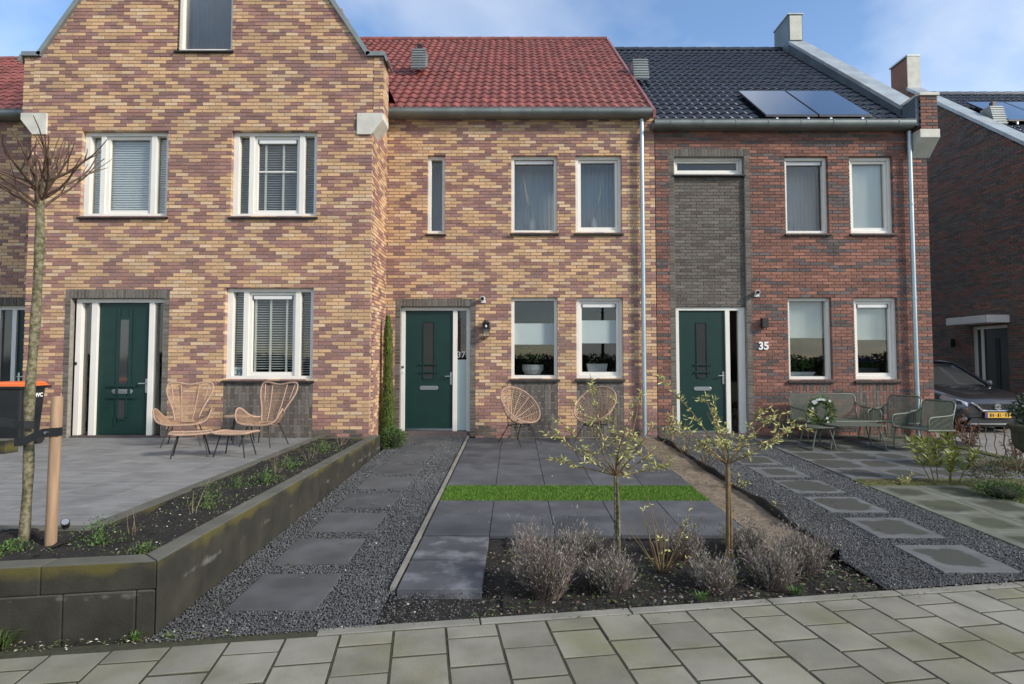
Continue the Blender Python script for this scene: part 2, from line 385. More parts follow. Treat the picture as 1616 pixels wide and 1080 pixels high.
# ================================================================ the setting: ground, road, pavement, gardens
def structure(o): o['kind'] = 'structure'; return o
def sheet(name, m, xs, ys, zf, jit=0, parent=None, kind='structure'):
    mb = MB(); P = [[(x, y, zf(x, y) + (RNG.normal() * jit if jit else 0)) for x in xs] for y in ys]
    mb.grid(P); o = mb.build(name, m, parent, smooth=bool(jit)); o['kind'] = kind; return o
sheet('land', 'land', [-1500, -60, 60, 1500], [-1500, -60, 3.3, 11.4, 60, 1500], lambda x, y: -.16 if y < 3.4 else .11)
TH = R(8.8); PO = np.array([.02, 3.90]); EU = np.array([math.cos(TH), math.sin(TH)]); EV = np.array([-math.sin(TH), math.cos(TH)])
def pav(u, v): return PO + EU * u + EV * v
def edgeY(x): return 3.90 + math.tan(TH) * (x - .02)
def quad_uv(name, m, u0, u1, v0, v1, z0, z1):
    mb = MB(); T = Matrix.Translation((PO[0], PO[1], 0)) @ Matrix.Rotation(TH, 4, 'Z'); mb.box(u0, u1, v0, v1, z0, z1, 0, T)
    return structure(mb.build(name, m))
quad_uv('road', 'road', -200, 200, -9.5, -2.75, -.3, -.12)
walk = quad_uv('sidewalk', 'joint_sand', -60, 60, -2.6, -.002, -.2, -.0045)
quad_uv('road_kerb', 'kerb', -60, 60, -2.75, -2.6, -.3, 0)
def slab_mesh(name, w, d, h, m, c=.004):
    """slab with a small chamfer, top at z = 0, centred on its own origin"""
    mb = MB(); a, b = w / 2, d / 2
    lo = [(-a, -b, -h), (a, -b, -h), (a, b, -h), (-a, b, -h)]; mi = [(-a, -b, -c), (a, -b, -c), (a, b, -c), (-a, b, -c)]
    hi = [(-a + c, -b + c, 0), (a - c, -b + c, 0), (a - c, b - c, 0), (-a + c, b - c, 0)]
    fs = [(8, 9, 10, 11)]
    for i in range(4):
        j = (i + 1) % 4; fs += [(i, j, j + 4, i + 4), (i + 4, j + 4, j + 8, i + 8)]
    mb.add(lo + mi + hi, fs); return mesh_of(mb, name, m)
paver_full = slab_mesh('paver', .301, .307, .06, 'paver', .002); paver_half = slab_mesh('paver_half', .301, .141, .06, 'paver', .002)
u0 = -2.372
for k in range(-7, 26):
    uc = u0 + (k + .5) * .317; v = -.092; half = (k % 2 == 0); first = True
    while v > -1.9:
        L = .16 if (half and first) else .327; first = False
        p = pav(uc, v - L / 2)
        o = inst('paver', paver_half if L < .2 else paver_full, walk, (p[0], p[1], RNG.normal() * .0012), (RNG.normal() * .004, RNG.normal() * .004, TH + RNG.normal() * .004))
        v -= L
for (a, b) in ((-60, u0 - 7 * .317 - .01), (u0 + 26 * .317 + .01, 60)):
    mb = MB(); T = Matrix.Translation((PO[0], PO[1], 0)) @ Matrix.Rotation(TH, 4, 'Z'); mb.box(a, b, -2.59, -.1, -.05, 0, 0, T); mb.build('paving_field', 'paver', walk)
mb = MB(); mb.box(u0 - 7 * .317, u0 + 26 * .317, -2.59, -2.13, -.05, -.001, 0, T); mb.build('paving_field', 'paver', walk)
kerb_me = slab_mesh('kerb_stone', .99, .082, .15, 'kerb')
for k in range(0, 9):
    p = pav(k * 1.0 - .75, -.045); inst('kerb_stone', kerb_me, walk, (p[0], p[1], .004), (0, 0, TH))
# garden soil under everything in front of the houses
xs = list(np.linspace(-9.5, 8.2, 60)); 
mb = MB(); P = [[(x, edgeY(x) + (11.3 - edgeY(x)) * t, zg(edgeY(x) + (11.3 - edgeY(x)) * t) - .05) for x in xs] for t in np.linspace(0, 1, 12)]
mb.grid(P); structure(mb.build('garden_soil', 'soil'))
sheet('driveway', 'driveway', [7.62, 9, 10.5, 12.05], [2, 8, 12, 30], lambda x, y: .14 if y > 7.9 else .04)

def gravel(name, x0, x1, stones, ymax, n_m2, label, cut=None, bed=True):
    # bed sheet
    mb = MB(); xs = np.linspace(x0, x1, 6); P = [[(x, edgeY(x) + .0 + (ymax - edgeY(x)) * t, zg(edgeY(x) + (ymax - edgeY(x)) * t) - .016) for x in xs] for t in np.linspace(0, 1, 10)]
    mb.grid(P)
    if bed: structure(mb.build(name, 'gravel_bed'))
    # pebbles
    out = []
    y = 3.3
    N = int((x1 - x0) * (ymax - 3.5) * n_m2)
    X = RNG.uniform(x0, x1, N); Y = 3.4 + (ymax - 3.4) * RNG.uniform(0, 1, N) ** 1.12
    keep = Y > (3.90 + math.tan(TH) * (X - .02)) + RNG.normal(0, .015, N) - .02
    for (a, b, c, d) in stones: keep &= ~((X > a + .004) & (X < b - .004) & (Y > c + .004) & (Y < d - .004))
    if cut is not None: keep &= cut(X, Y)
    X = X[keep]; Y = Y[keep]; n = len(X)
    rr = (.0046 + .0042 * RNG.uniform(0, 1, n) ** 1.5) * (1 + .07 * (Y - 3.5))
    Z = zg(Y) - .012 + rr * .4 + RNG.uniform(0, .006, n)
    Z = np.where(Y < 3.90 + math.tan(TH) * (X - .02), np.maximum(Z, .004), Z)
    o6 = np.array([(1, 0, 0), (-1, 0, 0), (0, 1, 0), (0, -1, 0), (0, 0, .7), (0, 0, -.7)])
    V = o6[None] * rr[:, None, None] * RNG.uniform(.6, 1.25, (n, 6, 1)) + RNG.normal(0, .2, (n, 6, 3)) * rr[:, None, None]
    an = RNG.uniform(0, 6.28, n); ca, sa = np.cos(an)[:, None], np.sin(an)[:, None]
    V = np.stack([V[..., 0] * ca - V[..., 1] * sa, V[..., 0] * sa + V[..., 1] * ca, V[..., 2]], -1) + np.stack([X, Y, Z], -1)[:, None, :]
    tri = np.array([(0, 2, 4), (2, 1, 4), (1, 3, 4), (3, 0, 4), (2, 0, 5), (1, 2, 5), (3, 1, 5), (0, 3, 5)])
    F = (tri[None] + (np.arange(n) * 6)[:, None, None]).reshape(-1, 3)
    me = bpy.data.meshes.new('gravel'); me.vertices.add(n * 6); me.vertices.foreach_set('co', V.reshape(-1))
    me.loops.add(len(F) * 3); me.loops.foreach_set('vertex_index', F.reshape(-1)); me.polygons.add(len(F))
    me.polygons.foreach_set('loop_start', np.arange(len(F)) * 3); me.polygons.foreach_set('loop_total', np.full(len(F), 3))
    me.materials.append(MAT['gravel_stone']); me.materials.append(MAT['shell_bit'])
    mi = np.repeat((RNG.uniform(0, 1, n) < .0022).astype(int), 8); me.polygons.foreach_set('material_index', mi)
    me.update(calc_edges=True); me.validate()
    g = bpy.data.objects.new('gravel', me); C.objects.link(g); g['kind'] = 'stuff'; tag(g, label, 'gravel')
PX = lambda X, Y: (X < -.885) | (Y < 4.23)
stonesL = [(-1.93, -1.325, 3.95 + .805 * k, 4.55 + .805 * k) for k in range(9)]
stonesR = [(3.305, 3.905, 5.39 + .80 * k, 5.99 + .80 * k) for k in range(-1, 7)]
gravel('gravel_path', -2.18, -.885, stonesL, 11.12, 6600, 'dark grey gravel around the stepping stones left of the slab terrace')
gravel('gravel_verge', -.88, .05, [], 4.25, 3300, 'thin scatter of gravel and dirt in front of the chalk-marked slabs', cut=lambda X, Y: RNG.uniform(0, 1, len(X)) < .9 - 1.0 * (X + .88), bed=False)
gravel('gravel_path', 2.69, 4.345, stonesR, 11.12, 6200, 'dark grey gravel around the damp stepping stones leading to number 35',
       cut=lambda X, Y: (X > 2.70 + .02 * np.sin(Y * 9)))
SL = .0279
stepL = slab_mesh('stepping_stone', .60, .60, .045, 'slab_step', .003); stepR = slab_mesh('stepping_stone_wet', .60, .60, .045, 'slab_wet', .003)
for i, (a, b, c, d) in enumerate(stonesL):
    o = inst('stepping_stone', stepL, None, ((a + b) / 2 + RNG.normal() * .006, (c + d) / 2, zg((c + d) / 2) + .004), (SL + RNG.normal() * .004, RNG.normal() * .004, RNG.normal() * .006))
    tag(o, ['nearest', 'second', 'third', 'fourth', 'fifth', 'sixth', 'seventh', 'eighth', 'ninth'][i] + ' dark stepping stone from the pavement in the gravel left of the terrace' if i else 'nearest dark stepping stone in the gravel, beside the retaining wall corner', 'paving stone', 'stepping stones in the gravel by number 37')
for i, (a, b, c, d) in enumerate(stonesR):
    o = inst('stepping_stone', stepR, None, ((a + b) / 2, (c + d) / 2, zg((c + d) / 2) + .004), (SL, 0, RNG.normal() * .006))
    tag(o, ['nearest', 'second', 'third', 'fourth', 'fifth', 'sixth', 'seventh', 'eighth'][i] + ' stepping stone with a damp patch on the gravel path to number 35', 'paving stone', 'damp stepping stones by number 35')
# 37: slab terrace with a turf strip
mb = MB(); mb.grid([[(-.85, 5.45, zg(5.45) - .03), (2.19, 5.45, zg(5.45) - .03)], [(-.85, 11.15, zg(11.15) - .03), (2.19, 11.15, zg(11.15) - .03)]])
terr = structure(mb.build('terrace', 'soil'))
s37 = slab_mesh('terrace_slab', .600, .588, .05, 'slab_blue', .003)
X37 = [-.535 + .606 * i for i in range(5)]
for y in [5.755, 6.345] + [7.64 + .6 * i for i in range(6)]:
    for x in X37:
        inst('terrace_slab', s37, terr, (x, y, zg(y) + .002 + RNG.normal() * .0008), (SL + RNG.normal() * .002, RNG.normal() * .002, 0))
chalk = slab_mesh('front_slab', .60, .59, .07, 'slab_chalk', .003)
for i, y in enumerate((5.135, 4.53)):
    o = inst('front_slab', chalk, None, (-.535, y, .050 - .008 * i), (.012 - .010 * i, .003, .006 * (i * 2 - 1)))
    tag(o, ['chalk-marked dark slab set just below the terrace front edge', 'chalk-marked dark slab nearest the pavement beside the lavender bed'][i], 'paving stone', 'two lower slabs in front of the terrace')
ed = MB()
for k in range(7):
    y0 = 4.27 + k * .98; y1 = y0 + .97
    m_ = MB(); w = .018; m_.add([(-.872 - w, y0, zg(y0) - .1), (-.872 + w, y0, zg(y0) - .1), (-.872 + w, y1, zg(y1) - .1), (-.872 - w, y1, zg(y1) - .1), (-.872 - w, y0, zg(y0) + .02), (-.872 + w, y0, zg(y0) + .02), (-.872 + w, y1, zg(y1) + .014), (-.872 - w, y1, zg(y1) + .014)],
            [(4, 5, 6, 7), (0, 1, 5, 4), (1, 2, 6, 5), (2, 3, 7, 6), (3, 0, 4, 7)])
    m_.build('edging_stone', 'kerb', terr)
# turf strip
y0, y1 = 6.645, 7.335
mb = MB(); mb.add([(-.84, y0, zg(y0) - .01), (2.19, y0, zg(y0) - .01), (2.19, y1, zg(y1) - .01), (-.84, y1, zg(y1) - .01)], [(0, 1, 2, 3)])
tb = mb.build('turf_strip', 'turf_base'); tag(tb, 'bright green artificial turf strip across the slab terrace', 'turf'); tb['kind'] = 'stuff'
n = 26000; bx = RNG.uniform(-.835, 2.185, n); by = RNG.uniform(y0 - .008, y1 + .008, n); a = RNG.uniform(0, 6.28, n); h = RNG.uniform(.014, .032, n)
bz = zg(by) - .012; w = .0035
V = np.stack([np.stack([bx - w * np.cos(a), by - w * np.sin(a), bz], -1), np.stack([bx + w * np.cos(a), by + w * np.sin(a), bz], -1), np.stack([bx + RNG.normal(0, .008, n), by + RNG.normal(0, .008, n), bz + h], -1)], 1).reshape(-1, 3)
mb = MB(); mb.v = [V]; mb.f = np.arange(3 * n).reshape(-1, 3).tolist(); mb.m = [0] * n; mb.n = 3 * n
mb.build('turf_blades', 'turf', tb, kind='stuff')
# sandy strip and its black edging
sheet('bark_strip', 'strip_sand', list(np.linspace(2.19, 2.68, 7)), list(np.linspace(5.0, 11.1, 60)), lambda x, y: zg(y) - .008 + .012 * math.sin(x * 30 + y * 3), jit=.004)
pts = [(2.685 + .018 * math.sin(y * 5.1) + .012 * math.sin(y * 12.7 + 1), y) for y in np.linspace(4.95, 11.05, 70)]
mb = MB(); P = []
for i, (x, y) in enumerate(pts):
    h = .055 + .02 * math.sin(y * 3.3); z = zg(y); l_ = .012 * math.sin(y * 2.1)
    P.append([(x - .006, y, z - .05), (x - .006 + l_, y, z + h), (x + .010 + l_, y, z + h), (x + .010, y, z - .05)])
mb.grid(P); eo = mb.build('garden_edging', 'black_plastic'); tag(eo, 'wavy black plastic edging between the sandy strip and the right gravel', 'edging')
# planting bed in front of the terrace
mb = MB(); P = []
for t in np.linspace(0, 1, 26):
    row = []
    for x in np.linspace(-.86, 2.78, 80):
        yb = edgeY(x) + .005; ye = 5.45 if x < 2.2 else (5.45 - (x - 2.2) * .75)
        y = yb + (max(ye, yb + .05) - yb) * t
        row.append((x, y, zg(y) - .045 + .02 * math.sin(x * 7 + y * 5) + RNG.normal() * .009 - .015 * (t < .05) - (.05 if x < -.12 else 0)))
    P.append(row)
mb.grid(P); structure(mb.build('planting_bed', 'soil', smooth=True))
def litter(name, n, xf, yf, zf, mats, label, cat, s=(.012, .035)):
    mb = MB()
    for i in range(n):
        x = xf(); y = yf(x); a = random.uniform(0, 6.28); L = random.uniform(*s)
        mb.leaf((x, y, zf(x, y) + random.uniform(.0, .012)), (math.cos(a), math.sin(a), random.uniform(-.2, .5)), (random.uniform(-.4, .4), random.uniform(-.4, .4), 1), L, L * random.uniform(.3, .7), random.randrange(len(mats)))
    o = mb.build(name, mats, kind='stuff'); tag(o, label, cat); return o
U = random.uniform
litter('leaf_litter', 3400, lambda: U(-.25, 3.0), lambda x: U(edgeY(x) + .02, 5.2 if x < 2.2 else edgeY(x) + .6), lambda x, y: zg(y) - .035, ['leaf_litter', 'leaf_dark', 'leaf_weed', 'lavender_grey', 'leaf_dark', 'twig_brown', 'moss'], 'dead leaves and bits of weed on the dark soil of the lavender bed', 'leaf litter', (.01, .042))
litter('strip_litter', 700, lambda: U(2.2, 2.67), lambda x: U(5.1, 11), lambda x, y: zg(y) + .002, ['leaf_litter', 'twig_brown', 'moss'], 'twigs and dry leaves on the sandy strip', 'leaf litter', (.008, .03))
litter('path_litter', 170, lambda: random.choice([U(-2.15, -.9), U(2.75, 4.3)]), lambda x: U(4.3 if x < 0 else 4.8, 10.8), lambda x, y: zg(y) + .006, ['leaf_litter', 'twig_brown', 'leaf_weed', 'leaf_litter'], 'a few dry leaves and twigs blown over the gravel paths', 'leaf litter', (.012, .04))
litter('terrace_litter', 60, lambda: U(-.8, 2.15), lambda x: U(5.6, 10.9), lambda x, y: zg(y) + .004, ['leaf_litter', 'twig_brown', 'leaf_willow'], 'a few fallen willow leaves on the dark slab terrace', 'leaf litter', (.012, .035))
# 35: damp slab terrace, mossy slabs, soil
mb = MB(); mb.grid([[(4.36, 7.66, zg(7.66) - .03), (7.6, 7.66, zg(7.66) - .03)], [(4.36, 11.15, zg(11.15) - .03), (7.6, 11.15, zg(11.15) - .03)]]); t35 = structure(mb.build('terrace', 'joint_sand'))
s35 = slab_mesh('terrace_slab_damp', .592, .592, .05, 'slab_wet', .003); s35g = slab_mesh('mossy_slab', .592, .592, .05, 'slab_wet_green', .003)
for i in range(5):
    for j in range(6):
        y = 7.97 + .6 * j
        if y > 11.2: continue
        inst('terrace_slab', s35g if i == 4 else s35, t35, (4.66 + .6 * i, y, zg(y) + .012), (SL, 0, 0))
mb = MB(); mb.grid([[(4.36, 4.6, zg(4.6) - .03), (5.56, 4.75, zg(4.7) - .03)], [(4.36, 7.32, zg(7.32) - .03), (5.56, 7.32, zg(7.32) - .03)]]); sp = structure(mb.build('side_path', 'moss'))
for i in range(2):
    for j in range(5):
        y = 7.02 - .6 * j
        if y - .3 < edgeY(4.66 + .6 * i): continue
        inst('mossy_slab', s35g, sp, (4.66 + .6 * i, y, zg(y) + .004), (SL, 0, 0))
sheet('side_soil', 'moss', list(np.linspace(4.37, 7.62, 30)), list(np.linspace(4.95, 7.68, 24)), lambda x, y: zg(y) - .03 + (.035 if x > 5.55 else (.03 if y > 7.33 else -.03)), jit=.004)
litter('copper_litter', 260, lambda: U(4.4, 5.3), lambda x: U(7.36, 7.62), lambda x, y: zg(y) + .005, ['leaf_copper', 'leaf_litter'], 'rusty fallen leaves along the front edge of the damp terrace', 'leaf litter', (.015, .04))
# 39: raised terrace behind a low retaining wall
Z39 = .334
mb = MB(); mb.box(-9.5, -3.3, 4.6, 10.1, -.1, Z39 - .03); t39 = structure(mb.build('terrace', 'joint_sand'))
s39 = slab_mesh('terrace_slab_pale', .594, .594, .04, 'slab_pale', .002)
for i in range(10):
    for j in range(9):
        inst('terrace_slab', s39, t39, (-3.62 - .6 * i, 4.94 + .6 * j, Z39 + RNG.normal() * .0006), (RNG.normal() * .0015, RNG.normal() * .0015, 0))
wall = thing('retaining_wall', 'low algae-stained concrete retaining wall around the raised bed at left', 'wall', (-2.2, 3.7, 0), world=True)
TW = .435; K = math.tan(TH)
def fx(x, o=0): return 3.655 + K * (x + 2.19) + o     # front face line of the wall, parallel to the pavement
cut = [3.9, 4.19, 4.76, 5.39, 6.02, 6.65, 7.28, 7.91, 8.54, 9.17, 9.62]
prev = None
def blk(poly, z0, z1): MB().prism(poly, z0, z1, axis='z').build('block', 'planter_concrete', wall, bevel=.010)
g = .002
ys_ = [None] + cut[1:]
for k in range(len(cut) - 1):
    a, b = (cut[k], cut[k + 1])
    if k == 0: poly = [(-2.19, fx(-2.19)), (-2.19, b - g), (-2.34, b - g), (-2.34, fx(-2.34, .15 / math.cos(TH) + .002))]
    else: poly = [(-2.19, a), (-2.19, b - g), (-2.34, b - g), (-2.34, a)]
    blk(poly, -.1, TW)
lo = [3.9, 4.48, 5.08, 5.7, 6.33, 6.96, 7.6, 8.22, 8.85, 9.615]
for k in range(0):
    a, b = lo[k], lo[k + 1]
    poly = [(-2.193, fx(-2.193) + .003), (-2.193, b - .002), (-2.33, b - .002), (-2.33, fx(-2.33, .14))] if k == 0 else [(-2.193, a), (-2.193, b - .002), (-2.33, b - .002), (-2.33, a)]
    blk(poly, -.1, .260)
xc = [-2.19, -2.83, -3.44, -4.05, -4.66, -5.27]
for k in range(5):
    a, b = xc[k], xc[k + 1]; q = .15 / math.cos(TH)
    ai = -2.344 if k == 0 else a
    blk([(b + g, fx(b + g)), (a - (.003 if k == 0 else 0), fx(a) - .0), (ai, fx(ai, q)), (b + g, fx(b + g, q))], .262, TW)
xl = [-2.196, -2.31, -2.71, -3.12, -3.73, -4.3, -5.27]
for k in range(6):
    a, b = xl[k], xl[k + 1]
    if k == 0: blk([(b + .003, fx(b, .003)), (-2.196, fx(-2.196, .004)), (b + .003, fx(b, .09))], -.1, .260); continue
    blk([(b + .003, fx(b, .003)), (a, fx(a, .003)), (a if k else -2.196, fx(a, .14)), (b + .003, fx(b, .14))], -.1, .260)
kb = MB()
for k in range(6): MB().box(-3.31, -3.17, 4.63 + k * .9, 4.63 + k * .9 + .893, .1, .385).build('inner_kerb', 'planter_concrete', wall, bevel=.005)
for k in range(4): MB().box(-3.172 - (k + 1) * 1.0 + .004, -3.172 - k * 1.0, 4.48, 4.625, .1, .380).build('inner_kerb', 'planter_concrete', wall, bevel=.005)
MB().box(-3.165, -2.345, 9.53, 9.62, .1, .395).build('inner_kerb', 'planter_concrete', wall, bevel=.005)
def bedz(x, y): return .365 + .015 * math.sin(x * 9 + y * 4) + .01 * math.sin(y * 13)
mb = MB(); P = [[(x, max(y, fx(x) + .12), bedz(x, y) + RNG.normal() * .008) for x in np.linspace(-3.18, -2.335, 24)] for y in np.linspace(3.6, 9.55, 120)]
mb.grid(P); P = [[(x, fx(x) + .13 + (4.5 - fx(x) - .13) * t, bedz(x, 4) + RNG.normal() * .008 + .002) for x in np.linspace(-5.2, -3.15, 50)] for t in np.linspace(0, 1, 20)]
mb.grid(P); structure(mb.build('planting_bed', 'soil', smooth=True))
litter('bed_litter', 4200, lambda: U(-3.15, -2.36), lambda x: 3.85 + 5.65 * random.random() ** .8, bedz, ['leaf_litter', 'leaf_weed', 'moss', 'leaf_litter', 'leaf_weed', 'moss', 'shell_bit', 'leaf_dark', 'leaf_green'], 'small weeds, chips and dry leaves on the raised bed soil', 'leaf litter', (.006, .022))
litter('bed_litter', 420, lambda: U(-4.6, -3.1), lambda x: U(fx(x) + .17, 4.47), bedz, ['leaf_litter', 'leaf_weed', 'leaf_litter', 'shell_bit', 'leaf_dark'], 'small chips and weeds on the soil around the tree stakes', 'leaf litter', (.006, .022))
# ================================================================ houses
CH = .0625; BL = .22
class Wall:
    """brick wall: u runs along the face, d into the wall"""
    def __init__(s, p0, ud, nrm): s.p = np.array([*p0, 0.]); s.u = np.array([*ud, 0.]); s.n = np.array([*nrm, 0.])
    def box(s, mb, u0, u1, z0, z1, d0, d1, m=0, back=False):
        vs = []
        for d in (d0, d1):
            for z in (z0, z1):
                for u in (u0, u1): q = s.p + s.u * u - s.n * d; vs.append((q[0], q[1], z))
        fl = np.dot(np.cross(s.u, (0, 0, 1)), s.n) < 0
        fs = [(0, 1, 3, 2), (2, 3, 7, 6), (1, 0, 4, 5), (0, 2, 6, 4), (3, 1, 5, 7)]
        if back: fs.append((4, 6, 7, 5))
        if fl: fs = [q[::-1] for q in fs]
        mb.add(vs, fs, m)
def solid(mb, wall, W, z0, z1, ops, d0, d1, m=0, inset=(0, 0)):
    ops = [(o[0] - .004, o[1] + .004, o[2] - .004, o[3] + .004) for o in ops]
    us = sorted({inset[0], W - inset[1], *[max(inset[0], min(W - inset[1], o[i])) for o in ops for i in (0, 1)]}); zs = sorted({z0, z1, *[max(z0, min(z1, o[i])) for o in ops for i in (2, 3)]})
    for j in range(len(zs) - 1):
        run = None
        for i in range(len(us) - 1):
            uc, zc = (us[i] + us[i + 1]) / 2, (zs[j] + zs[j + 1]) / 2
            free = not any(o[0] < uc < o[1] and o[2] < zc < o[3] for o in ops)
            if free: run = (run[0] if run else us[i], us[i + 1])
            if run and (not free or i == len(us) - 2): wall.box(mb, run[0], run[1], zs[j], zs[j + 1], d0, d1, m, True); run = None
brick_mesh = {}
def bmesh_of(mname):
    if mname not in brick_mesh:
        mb = MB(); mb.box(-.104, .104, 0, .09, -.025, .025); brick_mesh[mname] = mesh_of(mb, 'brick', mname)
    return brick_mesh[mname]
def bricks(root, part, wall, W, z0, z1, ops, colour, mats, nobj=0, zlim=None, front=True, pos=0.0):
    rest = MB(); full = []
    nr = int(math.ceil((z1 - z0) / CH)); G = .006
    for r in range(nr):
        za = z0 + r * CH + G; zb = min(z0 + (r + 1) * CH - G, z1)
        if zb - za < .02: continue
        sh = (r % 2) * BL / 2
        k = -1
        while True:
            ua = k * BL + sh + G; ub = ua + BL - 2 * G; k += 1
            if ua > W: break
            a, b = max(ua, 0), min(ub, W)
            if b - a < .025: continue
            if zlim and not zlim((a + b) / 2, (za + zb) / 2): continue
            mi = colour(r, k, sh)
            segs = [(a, b, za, zb)]
            for o in ops:
                ns = []
                for (p, q, c, d) in segs:
                    if o[0] >= q or o[1] <= p or o[2] >= d or o[3] <= c: ns.append((p, q, c, d)); continue
                    if p < o[0] - .004: ns.append((p, o[0], c, d))
                    if q > o[1] + .004: ns.append((o[1], q, c, d))
                    pm, qm = max(p, o[0]), min(q, o[1])
                    if c < o[2] - .004: ns.append((pm, qm, c, o[2]))
                    if d > o[3] + .004: ns.append((pm, qm, o[3], d))
                segs = ns
            jit = RNG.normal() * .0012
            for (p, q, c, d) in segs:
                if front and abs(q - p - .208) < 1e-4 and abs(d - c - .05) < 1e-3: full.append(((p + q) / 2, (c + d) / 2, mi, jit))
                else: wall.box(rest, p, q, c, d, jit, .09, mi)
    if nobj and full:
        cx = np.array([wall.p + wall.u * f[0] + np.array([0, 0, f[1]]) for f in full]); dist = np.linalg.norm(cx - np.array([0, 0, 1.67]), axis=1)
        sel = set(np.argsort(dist)[:nobj])
        org = ORG[part.name]
        for i, f in enumerate(full):
            if i in sel: inst('brick', bmesh_of(mats[f[2]]), part, cx[i] + np.array([0, f[3], 0]) - org)
            else: wall.box(rest, f[0] - .104, f[0] + .104, f[1] - .025, f[1] + .025, f[3], .09, f[2])
    else:
        for f in full: wall.box(rest, f[0] - .104, f[0] + .104, f[1] - .025, f[1] + .025, f[3], .09, f[2])
    if rest.n: rest.build('brickwork', mats, part, kind='stuff')
def flame(seed):
    rg = random.Random(seed); offs = []; o = 0; d = 1; left = 3
    for i in range(200):
        offs.append(o); o += d * .5; left -= 1
        if left <= 0: d = -d; left = rg.choice([2, 3, 3, 4, 5])
    cs = {}
    def col(r, k, sh):
        u = k + (.5 if sh else 0); Wp = 7
        cell = math.floor((u + 2.3 * math.sin(r * .11)) / Wp); t = (u + 2.3 * math.sin(r * .11)) - cell * Wp
        ph = abs(t - Wp / 2) + offs[r % 200] + rg2(cell) * 3
        q = ph % 3.2; yel = q < 1.78
        if rg.random() < .13: yel = not yel
        if yel: return 1 if rg.random() < .22 else 0
        return 3 if rg.random() < .35 else 2
    def rg2(c):
        if c not in cs: cs[c] = rg.random()
        return cs[c]
    return col
def plinth(f, n):
    rg = random.Random(n)
    return lambda r, k, sh: (rg.choice([3, 3, 4, 4, 2]) if r < n else f(r, k, sh))
def wild(seed):
    rg = random.Random(seed); st = {'m': 0, 'n': 0}
    def col(r, k, sh):
        if st['n'] <= 0:
            st['m'] = rg.choices([0, 1, 2], [5, 4, 3])[0]; st['n'] = rg.choice([1, 1, 2, 3])
        st['n'] -= 1; return st['m']
    return col
FL = ['brick_yellow', 'brick_yellow_pale', 'brick_red', 'brick_purple', 'brick_dark']
WD = ['brick_orange', 'brick_rust', 'brick_slate']
DK = ['brick_dark', 'brick_olive']

def surround(root, wall, u0, u1, z0, z1, mats=DK, w=.10, name='door_surround', d=-.004):
    """soldier course over header-wide jambs"""
    mb = MB(); n = round((u1 - u0) / CH); st = (u1 - u0) / n
    for i in range(n): wall.box(mb, u0 + i * st + .008, u0 + (i + 1) * st - .008, z1 - .145, z1, d, .09, random.randrange(2))
    r = int((z1 - .15 - z0) / CH)
    for i in range(r + 1):
        a = z0 + i * CH; b = min(a + .05, z1 - .155)
        if b - a < .02: continue
        for (p, q) in ((u0 + .004, u0 + w - .004), (u1 - w + .004, u1 - .004)): wall.box(mb, p, q, a, b, d, .09, random.randrange(2))
    mb2 = MB(); wall.box(mb2, u0, u1, z1 - .15, z1, .006, .1); wall.box(mb2, u0, u0 + w, z0, z1 - .15, .006, .1); wall.box(mb2, u1 - w, u1, z0, z1 - .15, .006, .1)
    o = mb2.build(name, 'mortar_light', root); mb.build('surround_brick', mats, o, kind='stuff')
def vpanel(root, wall, u0, u1, z0, z1, mats=DK):
    """panel of upright bricks under a window"""
    mb = MB(); n = round((u1 - u0) / CH); st = (u1 - u0) / n
    for i in range(n):
        z = z0 - (.105 if i % 2 else 0)
        while z < z1:
            a, b = max(z, z0) + .005, min(z + .21, z1)
            if b - a > .03: wall.box(mb, u0 + i * st + .005, u0 + (i + 1) * st - .005, a, b - .005, .002 + RNG.normal() * .001, .09, random.randrange(2))
            z += .22
    m2 = MB(); wall.box(m2, u0, u1, z0, z1, .008, .1); o = m2.build('brick_panel', 'mortar_light', root); mb.build('panel_brick', mats, o, kind='stuff')

